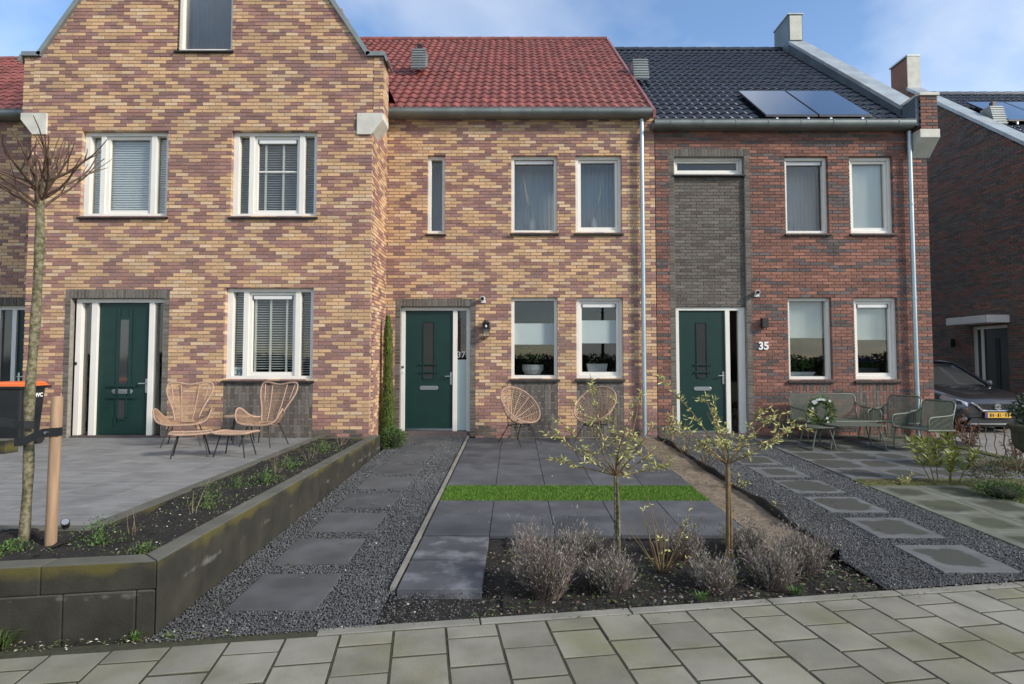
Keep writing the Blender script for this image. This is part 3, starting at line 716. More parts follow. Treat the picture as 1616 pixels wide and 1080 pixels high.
def ring(mb, x0, x1, z0, z1, w, y0, y1, m=0, wb=None):
    wb = wb or w
    mb.box(x0, x1, y0, y1, z1 - w, z1, m); mb.box(x0, x1, y0, y1, z0, z0 + wb, m)
    mb.box(x0, x0 + w, y0, y1, z0 + wb, z1 - w, m); mb.box(x1 - w, x1, y0, y1, z0 + wb, z1 - w, m)
def window(root, Y, x0, x1, z0, z1, lights=None, vent=None, sash=(), blind=None, bars=None, film=None, sill=True, curtain=None, fw=.062, recess=.075, wide=.05):
    """lights: list of (f0,f1) glazed spans as fractions; sash: indices of opening sashes; blind: dict index -> kind"""
    fy0 = Y + recess; fy1 = fy0 + .115; W = x1 - x0
    lights = lights or [(fw / W, 1 - fw / W)]
    mb = MB(); mb.box(x0, x1, fy0, fy1, z1 - fw, z1); mb.box(x0, x1, fy0, fy1, z0, z0 + fw * .9)
    ed = [0] + [v for l_ in lights for v in l_] + [1]
    for i in range(0, len(ed), 2): mb.box(x0 + ed[i] * W, x0 + ed[i + 1] * W, fy0 + .001, fy1 - .001, z0 + fw * .9, z1 - fw)
    win = mb.build('window', 'frame_paint', root, bevel=.004)
    for i, (a, b) in enumerate(lights):
        p, q = x0 + a * W, x0 + b * W; c, d = z0 + fw * .9, z1 - fw; gy = fy0 + .085
        if i in sash:
            s = MB(); ring(s, p + .002, q - .002, c + .002, d - .002, wide, fy0 + .035, fy0 + .1, 0, wide * 1.3); s.build('sash', 'frame_paint', win, bevel=.004)
            p, q, c, d = p + wide, q - wide, c + wide * 1.3, d - wide; gy = fy0 + .075
        g = MB(); g.box(p - .004, q + .004, gy, gy + .012, c - .004, d + .004); g.build('pane', 'window_glass', win)
        if vent and i in vent:
            v = MB(); v.box(p + .015, q - .015, gy - .045, gy - .001, d - .075, d - .012); v.build('ventilation_strip', 'vent_white', win, bevel=.006)
            for ea in (p + .004, q - .0145): e = MB(); e.box(ea, ea + .0105, gy - .05, gy - .001, d - .08, d - .008); e.build('vent_end', 'black_plastic', win)
        if bars and i in bars:
            bm = MB()
            for fr in bars[i].get('v', ()): x = p + (q - p) * fr; bm.box(x - .016, x + .016, gy + .016, gy + .034, c, d)
            for fr in bars[i].get('h', ()): z = c + (d - c) * fr; bm.box(p, q, gy - .016, gy - .001, z - .011, z + .011)
            bm.build('glazing_bar', 'frame_paint', win)
        if film and i in film:
            f0, f1 = film[i]; fm = MB(); fm.box(p, q, gy - .0028, gy - .0005, c + (d - c) * f0, c + (d - c) * f1); fm.build('frosted_film', 'frost_film', win)
        if curtain:
            cm = MB(); P_ = [[(p - .1 + (q - p + .2) * k / 40, gy + .40 + .005 * math.sin(k * 1.9), z_) for k in range(41)] for z_ in (c - .1, d + .1)]; cm.grid(P_); cm.build('curtain', curtain, win)
        if blind and i in blind:
            kind, lo = blind[i]; bm = MB(); by = gy + .07
            if kind == 'roller':
                bm.box(p - .02, q + .02, by, by + .004, c + (d - c) * lo, d); bm.box(p - .02, q + .02, by - .006, by + .01, c + (d - c) * lo - .025, c + (d - c) * lo - .0005); bm.build('roller_blind', 'blind_roller', win)
            else:
                tilt = {'closed': 1.05, 'half': .50, 'open': .32}[kind]; pitch = .042; n = int((d - c) * (1 - lo) / pitch); hw = .024
                for k in range(n):
                    z = d - .02 - k * pitch; ca, sa = math.cos(tilt) * hw, math.sin(tilt) * hw
                    bm.add([(p - .02, by - ca, z - sa), (q + .02, by - ca, z - sa), (q + .02, by + ca, z + sa), (p - .02, by + ca, z + sa)], [(0, 1, 2, 3)])
                bm.build('venetian_blind', 'blind_slat', win)
    if sill:
        s = MB(); n = max(3, round((W + .06) / .115)); st = (W + .06) / n
        for k in range(n):
            a = x0 - .03 + k * st; s.add([(a + .004, Y - .05, z0 - .055), (a + st - .004, Y - .05, z0 - .055), (a + st - .004, Y - .045, z0 - .028), (a + .004, Y - .045, z0 - .028), (a + .004, fy0 + .03, z0 - .06), (a + st - .004, fy0 + .03, z0 - .06), (a + st - .004, fy0 + .03, z0 - .002), (a + .004, fy0 + .03, z0 - .002)],
                                         [(0, 1, 2, 3), (3, 2, 6, 7), (0, 4, 5, 1), (0, 3, 7, 4), (1, 5, 6, 2)])
        so = s.build('sill', 'brick_black', win)
        m2 = MB(); m2.box(x0 - .026, x1 + .026, Y - .042, Y + .1, z0 - .058, z0 - .034); m2.build('sill_bed', 'mortar_dark', win)
    return win
def room(root, x0, x1, y0, y1, z0, z1, m='room'):
    mb = MB(); mb.add([(x0, y0, z0), (x1, y0, z0), (x1, y1, z0), (x0, y1, z0), (x0, y0, z1), (x1, y0, z1), (x1, y1, z1), (x0, y1, z1)], [(0, 1, 2, 3), (7, 6, 5, 4), (1, 2, 6, 5), (2, 3, 7, 6), (3, 0, 4, 7)])
    mb.build('room', m, root)
def roof_tiles(root, mname, x0, x1, Y0, Zz0, Y1, Zz1, nobj, uw=.185, gauge=.315, name='roof'):
    L = math.hypot(Y1 - Y0, Zz1 - Zz0); al = math.atan2(Zz1 - Zz0, Y1 - Y0); ca, sa = math.cos(al), math.sin(al)
    mb = MB(); mb.add([(x0, Y0, Zz0 - .03), (x1, Y0, Zz0 - .03), (x1, Y1, Zz1 - .03), (x0, Y1, Zz1 - .03)], [(0, 1, 2, 3)]); deck = mb.build(name, 'roof_felt', root)
    prof = [(t, .015 * math.cos(2 * math.pi * (t - .28)) + (.004 if t > .9 else 0)) for t in np.linspace(0, 1.04, 10)]
    n = len(prof); vs = []
    for (s_, dz) in ((-.02, .024), (gauge + .01, .004)):
        for t, h in prof: vs.append((t * uw, s_, h + dz))
    for t, h in prof: vs.append((t * uw, -.02, h + .003))
    fs = [(i, i + 1, n + i + 1, n + i) for i in range(n - 1)] + [(2 * n + i, 2 * n + i + 1, i + 1, i) for i in range(n - 1)]
    tm = MB(); tm.add(vs, fs); me = mesh_of(tm, 'roof_tile', mname); me.polygons.foreach_set('use_smooth', [True] * (n - 1) + [False] * (n - 1))
    org = ORG[root.name]; spots = []
    nr = int(L / gauge); nc = int(round((x1 - x0) / uw))
    for r in range(nr + 1):
        if (r + .6) * gauge > L: continue
        for c in range(nc): spots.append((x0 + c * (x1 - x0) / nc, Y0 + r * gauge * ca, Zz0 + r * gauge * sa))
    dist = [math.dist(s, (0, 0, 1.67)) for s in spots]; sel = set(np.argsort(dist)[:nobj]); rest = MB(); rm = Matrix.Rotation(al, 4, 'X')
    va = np.array([rm @ Vector(v) for v in vs])
    for i, s in enumerate(spots):
        if i in sel: inst('roof_tile', me, deck, None, mtx=Matrix.Translation(Vector(np.array(s) - org)) @ Matrix.Rotation(al + random.gauss(0, .004), 4, 'X'))
        else: rest.add(va + np.array(s) + np.array([RNG.normal() * .002, RNG.normal() * .003, RNG.normal() * .002]), fs)
    if rest.n:
        o = rest.build('roof_tiling', mname, deck, kind='stuff'); o.data.polygons.foreach_set('use_smooth', ([True] * (n - 1) + [False] * (n - 1)) * (len(o.data.polygons) // (2 * n - 2)))
    # ridge caps
    k = int((x1 - x0) / .38); rb = MB()
    for i in range(k):
        a = x0 + i * (x1 - x0) / k; pts = [(a + .002, Y1, Zz1), (a + (x1 - x0) / k + .02, Y1, Zz1)]
        rb.tube([(a, Y1 + .02, Zz1 - .0), (a + (x1 - x0) / k + .01, Y1 + .02, Zz1 + .012)], .085, 10)
    rb.build('ridge_cap', mname, deck, smooth=True)
    mb = MB(); mb.add([(x0, Y1, Zz1 - .02), (x1, Y1, Zz1 - .02), (x1, Y1 + (Y1 - Y0), Zz0), (x0, Y1 + (Y1 - Y0), Zz0)], [(0, 1, 2, 3)]); mb.build('rear_roof', mname, root)
    return deck
def gutter(root, x0, x1, Y, zt, m='zinc'):
    mb = MB(); P = []
    pr = [(0, 0), (-.008, .006), (-.012, -.004), (0, -.012), (-.005, -.04), (.01, -.085), (.045, -.115), (.10, -.125), (.17, -.125), (.30, -.12), (.30, .0), (.2, .0), (.2, -.06), (.02, -.06)]
    mb.prism([(a + Y, b + zt) for a, b in pr], x0, x1, axis='x'); g = mb.build('gutter', m, root, smooth=True)
    n = int((x1 - x0) / .62)
    for i in range(n):
        x = x0 + .3 + i * .62; s = MB(); s.prism([(Y - .010, zt + .002), (Y - .009, zt - .04), (Y + .006, zt - .088), (Y + .04, zt - .119), (Y + .10, zt - .130), (Y + .17, zt - .130), (Y + .17, zt - .12), (Y + .05, zt - .10), (Y + .02, zt - .07), (Y + .004, zt)][::1], x, x + .012, axis='x'); s.build('gutter_bracket', m, g)
def drain(root, x, Y, z0, z1, r=.040):
    mb = MB(); mb.tube([(x, Y, z0), (x, Y, z1)], r, 14); d = mb.build('drainpipe', 'pipe_zinc', root, smooth=True)
    c = MB()
    for z in (z0 + .9, z0 + 2.7, z0 + 4.5): c.tube([(x, Y, z), (x, Y, z + .03)], r + .006, 14)
    c.build('pipe_clamp', 'pipe_zinc', d)
    return d
def vent_box(root, x, y, z, w, h, m='zinc'):
    """louvred ventilation outlet standing on the roof"""
    mb = MB(); mb.prism([(y - .16, z - .02), (y + .30, z + .3), (y + .30, z + h), (y - .02, z + h)], x - w / 2, x + w / 2, axis='x'); v = mb.build('roof_vent', m, root)
    s = MB()
    for k in range(8):
        t = (k + .5) / 8; yy = y - .16 + .14 * t; zz = z - .02 + (h + .02) * t
        s.box(x - w / 2 - .012, x + w / 2 + .012, yy - .02, yy + .015, zz - .012, zz + .014)
    s.build('louvre', m, v)
    c = MB(); c.box(x - .05, x + .05, y + .02, y + .14, z + h, z + h + .14); c.build('vent_cap', 'black_plastic', v)
def handle(door, x, y, z, side=-1):
    h = MB(); h.box(x - .018, x + .018, y - .012, y, z - .13, z + .11); h.tube([(x, y, z + .03), (x, y - .05, z + .03), (x + side * .11, y - .055, z + .03)], .011, 8); h.build('handle', 'steel', door, smooth=True)
def letter_slot(door, x, y, z, w=.30, h=.075):
    m_ = MB(); pts = []
    for s, cx in ((1, x + w / 2 - h / 2), (-1, x - w / 2 + h / 2)):
        for k in range(7):
            a = -math.pi / 2 + math.pi * k / 6; pts.append((cx + s * math.cos(a) * h / 2, z + s * math.sin(a) * h / 2))
    m_.prism(pts, y - .014, y, axis='y'); m_.build('letter_slot', 'steel', door, bevel=.004)

# ---------------------------------------------------------------- number 37
YF = 11.2
h37 = thing('brick_house', 'yellow and red brick house with red tiled roof between the gable and the dark-roofed house', 'house', (0, YF, .2), world=True)
w37 = Wall((-2.55, YF), (1, 0), (0, -1)); W = 2.715 + 2.55
op = lambda x0, x1, z0, z1: (x0 + 2.55, x1 + 2.55, z0, z1)
DS = (-2.285, -.746, .16, 2.83)
ops = [op(-1.685, -1.345, 4.10, 5.62), op(-.065, .828, 4.11, 5.62), op(1.18, 2.075, 4.11, 5.62), op(-.065, .828, 1.30, 2.855), op(1.185, 2.08, 1.30, 2.855)]
mw = MB(); solid(mw, w37, W, .1, 6.35, ops + [op(-2.285, -.746, .0, 2.83)], .010, .26); wall37 = mw.build('wall', 'mortar_buff', h37)
bricks(h37, wall37, w37, W, .16, 6.35, ops + [op(*DS), op(-.065, .828, .1, 1.235), op(1.185, 2.08, .1, 1.235)], plinth(flame(3), 4), FL, 300)
surround(h37, w37, DS[0] + 2.55, DS[1] + 2.55, .20, DS[3], d=.001)
for a in (-.065, 1.185): vpanel(h37, w37, a + 2.55, a + .893 + 2.55, .19, 1.235)
LV = {0: ()}
window(h37, YF, -1.685, -1.345, 4.10, 5.62, curtain='net_curtain')
window(h37, YF, -.065, .828, 4.11, 5.62, vent={0}, curtain='net_curtain')
window(h37, YF, 1.18, 2.075, 4.11, 5.62, sash={0}, curtain='net_curtain')
window(h37, YF, -.065, .828, 1.30, 2.855, film={0: (.415, .70)})
window(h37, YF, 1.185, 2.08, 1.30, 2.855, sash={0}, vent={0}, film={0: (.42, .755)})
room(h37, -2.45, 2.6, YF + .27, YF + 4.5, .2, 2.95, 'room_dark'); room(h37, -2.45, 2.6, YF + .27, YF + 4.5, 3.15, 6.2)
# front door of 37
fy = YF + .10
m_ = MB(); x0, x1, z0, z1 = -2.185, -.852, .29, 2.672
m_.box(x0, x1, fy, fy + .11, z1 - .065, z1); m_.box(x0, x0 + .075, fy, fy + .11, z0, z1 - .065); m_.box(x1 - .075, x1, fy, fy + .11, z0, z1 - .065); m_.box(-1.19, -1.105, fy, fy + .11, z0, z1 - .065)
m_.build('door_frame', 'frame_paint', h37, bevel=.004)
m_ = MB(); m_.box(x0 - .02, x1 + .02, fy - .06, fy + .12, .19, z0 - .002); m_.build('door_threshold', 'brick_slate', h37)
m_ = MB(); m_.box(-2.108, -1.192, fy + .035, fy + .09, z0 + .002, z1 - .067); d37 = m_.build('front_door', 'door_green', h37, bevel=.003)
gx0, gx1, gz0, gz1 = -1.745, -1.555, 1.30, 2.38
def strip_pane(door, x0, x1, z0, z1, y, w=.022, ext=0):
    r_ = MB(); r_.box(x0 - w, x0, y - .016, y - .0005, z0 - ext, z1 + ext); r_.box(x1, x1 + w, y - .016, y - .0005, z0 - ext, z1 + ext); r_.box(x0, x1, y - .015, y - .0005, z1, z1 + w); r_.box(x0, x1, y - .015, y - .0005, z0 - w, z0); r_.build('pane_moulding', 'door_green', door)
    p = MB(); p.box(x0, x1, y - .005, y - .0005, z0, z1); p.build('pane', 'pane_dark', door)
mat('pane_dark', (.045, .047, .047), .06, .05, 3, spec=.8)
strip_pane(d37, gx0, gx1, gz0, gz1, fy + .035)
m_ = MB()
for z in (1.42, 1.57): m_.box(gx0 - .10, gx1 + .08, fy + .005, fy + .03, z - .012, z + .012)
m_.build('push_bar', 'door_green', d37)
handle(d37, -1.225, fy + .035, 1.31); letter_slot(d37, -1.65, fy + .035, 1.115, .36, .08)
m_ = MB(); m_.box(-2.105, -1.195, fy + .015, fy + .034, z0 + .01, z0 + .05); m_.build('weather_bar', 'steel', d37)
m_ = MB(); m_.box(-1.104, -.928, fy + .06, fy + .07, z0 + .01, z1 - .066); sl = m_.build('sidelight', 'window_glass', h37)
m_ = MB(); m_.box(-1.102, -.930, fy + .055, fy + .0595, z0 + .01, 1.66); m_.build('frosted_film', 'frost_pale', sl)
text('house_number', '37', .17, 'white_print', sl, (-1.035, fy + .058, 1.70), (R(90), 0, 0), .0)
m_ = MB(); m_.box(x0 + .015, x0 + .055, fy - .014, fy - .0005, 1.50, 1.535); m_.build('doorbell', 'black_plastic', h37)
m_ = MB(); m_.box(x0 - .005, x0 + .05, fy - .014, fy - .0005, 1.41, 1.46); m_.build('name_plate', 'vent_white', h37)
ZE = 6.44
roof_tiles(h37, 'tile_red', -4.55, 2.64, 11.02, ZE - .04, 16.45, 10.84, 300)
gutter(h37, -2.44, 2.62, 10.93, ZE + .005); drain(h37, 2.452, YF - .085, .12, ZE - .14)
m_ = MB(); m_.box(-2.5, 2.7, YF - .0, YF + .3, 6.352, ZE - .02); m_.build('wall_plate', 'mortar_dark', h37)
vent_box(h37, -2.20, 13.22, 8.30, .31, .52)
# verge tile line on the higher roof's open end
m_ = MB(); m_.prism([(11.0, ZE - .16), (11.0, ZE + .0), (16.45, 10.88), (16.45, 10.72)], 2.645, 2.70, axis='x'); m_.build('verge_board', 'tile_red', h37)
m_ = MB(); m_.prism([(11.46, .1), (11.46, 6.2), (16.45, 10.4), (21, 6.2), (21, .1)], 2.66, 2.69, axis='x'); m_.build('party_wall', 'far_brick', h37)
# ---------------------------------------------------------------- number 35
h35 = thing('brick_house', 'red-brown brick house with black glazed roof, solar panels and number 35', 'house', (5.3, YF, .2), world=True)
w35 = Wall((2.727, YF), (1, 0), (0, -1)); W = 7.99 - 2.727
op = lambda x0, x1, z0, z1: (x0 - 2.727, x1 - 2.727, z0, z1)
ops = [op(5.235, 6.072, 4.10, 5.60), op(6.485, 7.328, 4.10, 5.60), op(5.237, 6.074, 1.28, 2.85), op(6.505, 7.342, 1.28, 2.85)]
pan = op(2.985, 4.555, .1, 5.75)
mw = MB(); solid(mw, w35, W, .1, 6.12, ops + [pan], .010, .26); wall35 = mw.build('wall', 'mortar_grey', h35)
bricks(h35, wall35, w35, W, .16, 6.12, ops + [pan, op(5.237, 6.074, .1, 1.215), op(6.505, 7.342, .1, 1.215)], wild(5), WD, 300)
DKX = ['brick_dark', 'brick_olive']
surround(h35, w35, 2.985 - 2.727, 4.555 - 2.727, .16, 5.75, w=.105, d=.001, name='panel_surround')
for a, b in ((5.237, 6.074), (6.505, 7.342)): vpanel(h35, w35, a - 2.727, b - 2.727, .18, 1.215, ['brick_dark', 'brick_rust'])
# recessed dark panel above the door
wp = Wall((3.09, YF + .055), (1, 0), (0, -1)); mp = MB(); pops = [(0, 1.36, 5.25, 5.62), (0, 1.36, 0, 2.68)]
solid(mp, wp, 1.36, .1, 5.60, pops, .010, .2); pp = mp.build('recessed_panel', 'mortar_light', h35)
rr_ = random.Random(4); bricks(h35, pp, wp, 1.36, .16, 5.60, pops, lambda r, k, s: rr_.randrange(2), DKX, 0)
window(h35, YF + .02, 3.095, 4.445, 5.265, 5.60, fw=.05, wide=.04, sash={0})
window(h35, YF, 5.235, 6.072, 4.10, 5.60, vent={0}, curtain='net_curtain')
window(h35, YF, 6.485, 7.328, 4.10, 5.60, sash={0}, blind={0: ('roller', .0)})
window(h35, YF, 5.237, 6.074, 1.28, 2.85, blind={0: ('roller', .53)})
window(h35, YF, 6.505, 7.342, 1.28, 2.85, sash={0}, vent={0}, blind={0: ('roller', .50)})
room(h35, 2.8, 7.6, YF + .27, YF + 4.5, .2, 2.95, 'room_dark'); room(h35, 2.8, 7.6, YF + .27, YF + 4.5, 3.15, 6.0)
fy = YF + .09; x0, x1, z0, z1 = 3.095, 4.445, .25, 2.672
m_ = MB(); m_.box(x0, x1, fy, fy + .11, z1 - .065, z1); m_.box(x0, x0 + .075, fy, fy + .11, z0, z1 - .065); m_.box(x1 - .12, x1, fy, fy + .11, z0, z1 - .065); m_.box(4.065, 4.15, fy, fy + .11, z0, z1 - .065)
m_.build('door_frame', 'frame_paint', h35, bevel=.004)
m_ = MB(); m_.box(x0 - .0, x1 + .0, fy - .06, fy + .12, .16, z0 - .002); m_.build('door_threshold', 'brick_slate', h35)
m_ = MB(); m_.box(3.172, 4.063, fy + .035, fy + .09, z0 + .002, z1 - .067); d35 = m_.build('front_door', 'door_green', h35, bevel=.003)
strip_pane(d35, 3.53, 3.705, 1.32, 2.37, fy + .035)
m_ = MB()
for z in (1.42, 1.56): m_.box(3.46, 3.79, fy + .005, fy + .03, z - .012, z + .012)
m_.build('push_bar', 'door_green', d35); handle(d35, 4.02, fy + .035, 1.32); letter_slot(d35, 3.62, fy + .035, 1.10, .34, .075)
m_ = MB(); m_.box(4.151, 4.324, fy + .06, fy + .07, z0 + .01, z1 - .066); m_.build('sidelight', 'window_glass', h35)
m_ = MB(); m_.box(3.175, 4.060, fy + .015, fy + .034, z0 + .01, z0 + .05); m_.build('weather_bar', 'steel', d35)
text('house_number', '35', .205, 'white_print', h35, (4.755, YF - .012, 1.855), (R(90), 0, 0), .006, .008)
roof_tiles(h35, 'tile_black', 2.70, 7.62, 11.02, 6.17, 16.3, 10.46, 300)
gutter(h35, 2.66, 7.63, 10.93, 6.215); drain(h35, 7.605, YF - .085, .12, 6.06)
vent_box(h35, 2.89, 13.2, 8.05, .33, .52)
# raised party parapet with zinc coping and corbelled end
m_ = MB(); m_.prism([(11.32, .1), (11.32, 6.5), (11.5, 6.62), (16.3, 10.55), (21, 6.6), (21, .1)], 7.70, 7.985, axis='x'); m_.build('parapet', 'zinc_blue', h35)
def coping(root, x0, x1, pts, t=.06, m='zinc_light', name='coping'):
    o_ = [(y, z + t) for y, z in pts] + [(y, z) for y, z in pts[::-1]]; mb = MB(); mb.prism(o_[::-1], x0, x1, axis='x'); return mb.build(name, m, root)
sp_ = [(11.36, 6.60), (15.86, 10.38)]
coping(h35, 7.60, 8.06, sp_, .09)
m_ = MB(); m_.prism([(11.36, 6.28), (11.36, 6.60), (15.86, 10.38), (15.86, 10.05)], 7.615, 7.695, axis='x'); m_.build('parapet_cladding', 'zinc_blue', h35)
m_ = MB(); m_.prism([(15.86, 10.05), (15.86, 11.22), (16.74, 11.22), (16.74, 10.05)], 7.60, 7.99, axis='x'); blk_ = m_.build('parapet_block', 'zinc_blue', h35)
m_ = MB(); m_.box(7.63, 7.96, 15.84, 15.858, 10.5, 11.19); m_.build('block_facing', 'concrete_corbel', blk_)
m_ = MB(); m_.box(7.58, 8.01, 15.83, 16.77, 11.222, 11.26); m_.build('block_cap', 'zinc_light', blk_)
# brick pier over the corbel
wq = Wall((7.69, YF - .30), (1, 0), (0, -1)); m_ = MB(); wq.box(m_, .006, .314, 6.02, 6.66, .012, .6, 0, True); pier = m_.build('parapet_pier', 'mortar_grey', h35)
bricks(h35, pier, wq, .32, 6.02, 6.66, [], wild(9), WD, 0, front=False)
wq2 = Wall((7.69, YF - .21), (0, 1), (-1, 0)); bricks(h35, pier, wq2, .5, 6.02, 6.66, [], wild(19), WD, 0, front=False)
m_ = MB(); m_.box(7.66, 8.04, YF - .33, YF + .2, 6.662, 6.72); m_.build('pier_cap', 'concrete_corbel', h35, bevel=.006)
m_ = MB(); m_.prism([(11.32, 6.28), (11.32, 6.60), (10.94, 6.67), (10.94, 6.10)][::-1], 7.625, 7.688, axis='x'); m_.build('pier_cladding', 'zinc_blue', h35)
m_ = MB(); m_.prism([(YF - .31, 6.018), (YF - .31, 5.86), (YF - .0, 5.56), (YF + .0, 6.018)][::-1], 7.665, 8.04, axis='x'); m_.build('corbel', 'concrete_corbel', h35, bevel=.006)
wr = Wall((7.99, YF + .10), (0, 1), (1, 0)); m_ = MB(); wr.box(m_, 0, 9.5, .1, 6.5, .01, .2, 0, True); sw = m_.build('side_wall', 'mortar_grey', h35)
bricks(h35, sw, wr, 1.6, .16, 6.4, [], wild(11), WD, 0, front=False)
# ---------------------------------------------------------------- number 39 with the gable
YG = 10.05; XL, XR, XC = -8.42, -2.47, -5.445
h39 = thing('brick_house', 'tall yellow and red brick gable house projecting at the left, number 39', 'house', (XC, YG, .33), world=True)
w39 = Wall((XL, YG), (1, 0), (0, -1)); W = XR - XL
op = lambda x0, x1, z0, z1: (x0 - XL, x1 - XL, z0, z1)
ZS = 6.97
def gz(x): return ZS + 1.5 * (2.86 - abs(x - XC))
ops = [op(-7.53, -6.03, 4.15, 5.645), op(-4.925, -3.435, 4.15, 5.645), op(-4.975, -3.455, 1.325, 2.895)]
att = op(-5.93, -4.96, 7.09, 8.75); ds = op(-7.735, -5.935, .30, 2.87)
mw = MB(); solid(mw, w39, W, .2, ZS, ops + [(ds[0], ds[1], 0, ds[3])], .010, .26, inset=(.01, .01)); wall39 = mw.build('wall', 'mortar_buff', h39)
fl9 = flame(8)
bricks(h39, wall39, w39, W, .28, ZS, ops + [ds, op(-4.98, -3.45, .1, 1.265)], plinth(fl9, 3), FL, 300)
gm = MB(); xs_ = [XC - 2.86, -5.93, -4.96, XC + 2.86]
gm.prism([(xs_[0], ZS), (xs_[1], ZS), (xs_[1], gz(xs_[1]))], YG + .01, YG + .3); gm.prism([(xs_[2], ZS), (xs_[3], ZS), (xs_[2], gz(xs_[2]))], YG + .01, YG + .3)
gm.prism([(-5.93, 8.75), (-4.96, 8.75), (-4.96, gz(-4.96)), (XC, gz(XC)), (-5.93, gz(-5.93))], YG + .01, YG + .3); gm.box(-5.93, -4.96, YG + .01, YG + .3, ZS, 7.09)
gab = gm.build('gable_wall', 'mortar_buff', h39)
fl9b = flame(8)
bricks(h39, gab, Wall((XL, YG), (1, 0), (0, -1)), W, .28 + CH * 107, 11.25, [att], lambda r, k, s: fl9b(r + 107, k, s), FL, 0, zlim=lambda u, z: z < gz(u + XL) + .03, front=False)
# side return and shoulders
wS = Wall((XR, YG + .092), (0, 1), (1, 0)); m_ = MB(); wS.box(m_, 0, 1.06, .2, ZS, .01, .2, 0, True); sw9 = m_.build('side_wall', 'mortar_buff', h39)
bricks(h39, sw9, wS, 1.06, .28, 5.96, [], flame(21), FL, 0, front=False)
for s, xa, xb in ((1, XR + .001, -2.295), (-1, -8.595, XL - .001)):
    wsh = Wall((xa, YG), (1, 0), (0, -1)); m_ = MB(); wsh.box(m_, .004, xb - xa - .004, 5.97, ZS, .01, .40, 0, True); sh_ = m_.build('gable_shoulder', 'mortar_buff', h39)
    rq = random.Random(5); bricks(h39, sh_, wsh, xb - xa, 5.96, ZS, [], lambda r, k, s_: rq.choice([0, 0, 1, 2, 3]), FL, 0, front=False)
    if s > 0:
        w2 = Wall((xb, YG + .092), (0, 1), (1, 0)); bricks(h39, sh_, w2, .32, 5.96, ZS, [], lambda r, k, s_: rq.choice([0, 0, 1, 2, 3]), FL, 0, front=False)
    P_ = [(-2.745, 5.955), (-2.745, 5.575), (-2.50, 5.575), (-2.29, 5.84), (-2.29, 5.955)]
    if s < 0: P_ = [(2 * XC - a, b) for a, b in P_][::-1]
    m_ = MB(); m_.prism(P_, YG - .03, YG + .42); m_.build('corbel', 'concrete_corbel', h39, bevel=.006)
# zinc coping along the gable
def cop(p, q, t=.075):
    dx, dz = q[0] - p[0], q[1] - p[1]; l_ = math.hypot(dx, dz); nx, nz_ = -dz / l_ * t, dx / l_ * t
    if nz_ < 0: nx, nz_ = -nx, -nz_
    m_ = MB(); pts = [p, q, (q[0] + nx, q[1] + nz_), (p[0] + nx, p[1] + nz_)]
    if dx < 0: pts = pts[::-1]
    m_.prism(pts, YG - .045, YG + .42); m_.build('gable_coping', 'zinc', h39)
for s in (1, -1):
    X_ = lambda x: XC + s * (x - XC)
    cop((X_(-2.27), ZS), (X_(-2.60), ZS)); cop((X_(-2.585), ZS + .0), (X_(XC), gz(XC) + .0)); cop((X_(-2.245), ZS - .10), (X_(-2.285), ZS + .01), .04)
surround(h39, w39, ds[0], ds[1], .32, 2.87, d=.001)
vpanel(h39, w39, -4.98 - XL, -3.45 - XL, .32, 1.265)
L3 = [(.065, .185), (.245, .775), (.835, .95)]
window(h39, YG, -7.53, -6.03, 4.15, 5.645, L3, sash={1}, blind={0: ('closed', 0), 1: ('closed', 0), 2: ('closed', 0)})
window(h39, YG, -4.925, -3.435, 4.15, 5.645, L3, sash={1}, vent={1}, blind={0: ('half', 0), 1: ('half', 0), 2: ('half', 0)}, bars={1: {'v': (.17, .62), 'h': (.55,)}})
lw = window(h39, YG, -4.975, -3.455, 1.325, 2.895, L3, sash={1}, vent={1}, blind={0: ('half', 0), 1: ('open', 0), 2: ('open', 0)}, bars={1: {'v': (.05, .42, .82)}})
m_ = MB(); m_.box(-4.875, -4.695, YG + .150, YG + .1545, 1.385, 1.53); nb = m_.build('number_film', 'frost_film', h39)
text('house_number', '39', .14, 'number_blue', nb, (-4.785, YG + .147, 1.395), (R(90), 0, 0), .003, .001)
window(h39, YG, -5.93, -4.96, 7.09, 8.75, curtain='shade_cloth')
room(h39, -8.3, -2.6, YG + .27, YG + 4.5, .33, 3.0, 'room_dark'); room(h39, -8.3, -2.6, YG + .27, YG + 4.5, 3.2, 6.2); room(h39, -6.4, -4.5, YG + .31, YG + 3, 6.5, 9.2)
m_ = MB(); m_.add([(XC, YG + .3, gz(XC) - .3), (XC, YG + 9, gz(XC) - .3), (XL - .1, YG + 9, ZS - .2), (XL - .1, YG + .3, ZS - .2), (XR + .1, YG + 9, ZS - .2), (XR + .1, YG + .3, ZS - .2)], [(0, 1, 2, 3), (1, 0, 5, 4)]); m_.build('roof', 'tile_red', h39)
m_ = MB(); m_.box(XL + .02, XR - .25, YG + 8.9, YG + 9.1, .2, ZS); m_.box(XL + .01, XL + .2, YG + .27, YG + 9, .2, ZS); m_.build('rear_wall', 'far_brick', h39)
fy = YG + .09; x0, x1, z0, z1 = -7.60, -6.03, .36, 2.715
m_ = MB(); m_.box(x0, x1, fy, fy + .14, z1 - .065, z1)
for a, b in ((x0, x0 + .09), (-7.335, -7.23), (-6.335, -6.245), (x1 - .06, x1)): m_.box(a, b, fy + .001, fy + .139, z0, z1 - .065)
m_.build('door_frame', 'frame_paint', h39, bevel=.004)
m_ = MB(); m_.box(x0, x1, fy - .06, fy + .12, .3, z0 - .002); m_.build('door_threshold', 'brick_slate', h39)
m_ = MB(); m_.box(-7.228, -6.337, fy + .05, fy + .11, z0 + .002, z1 - .067); d39 = m_.build('front_door', 'door_green', h39, bevel=.003)
yd = fy + .05
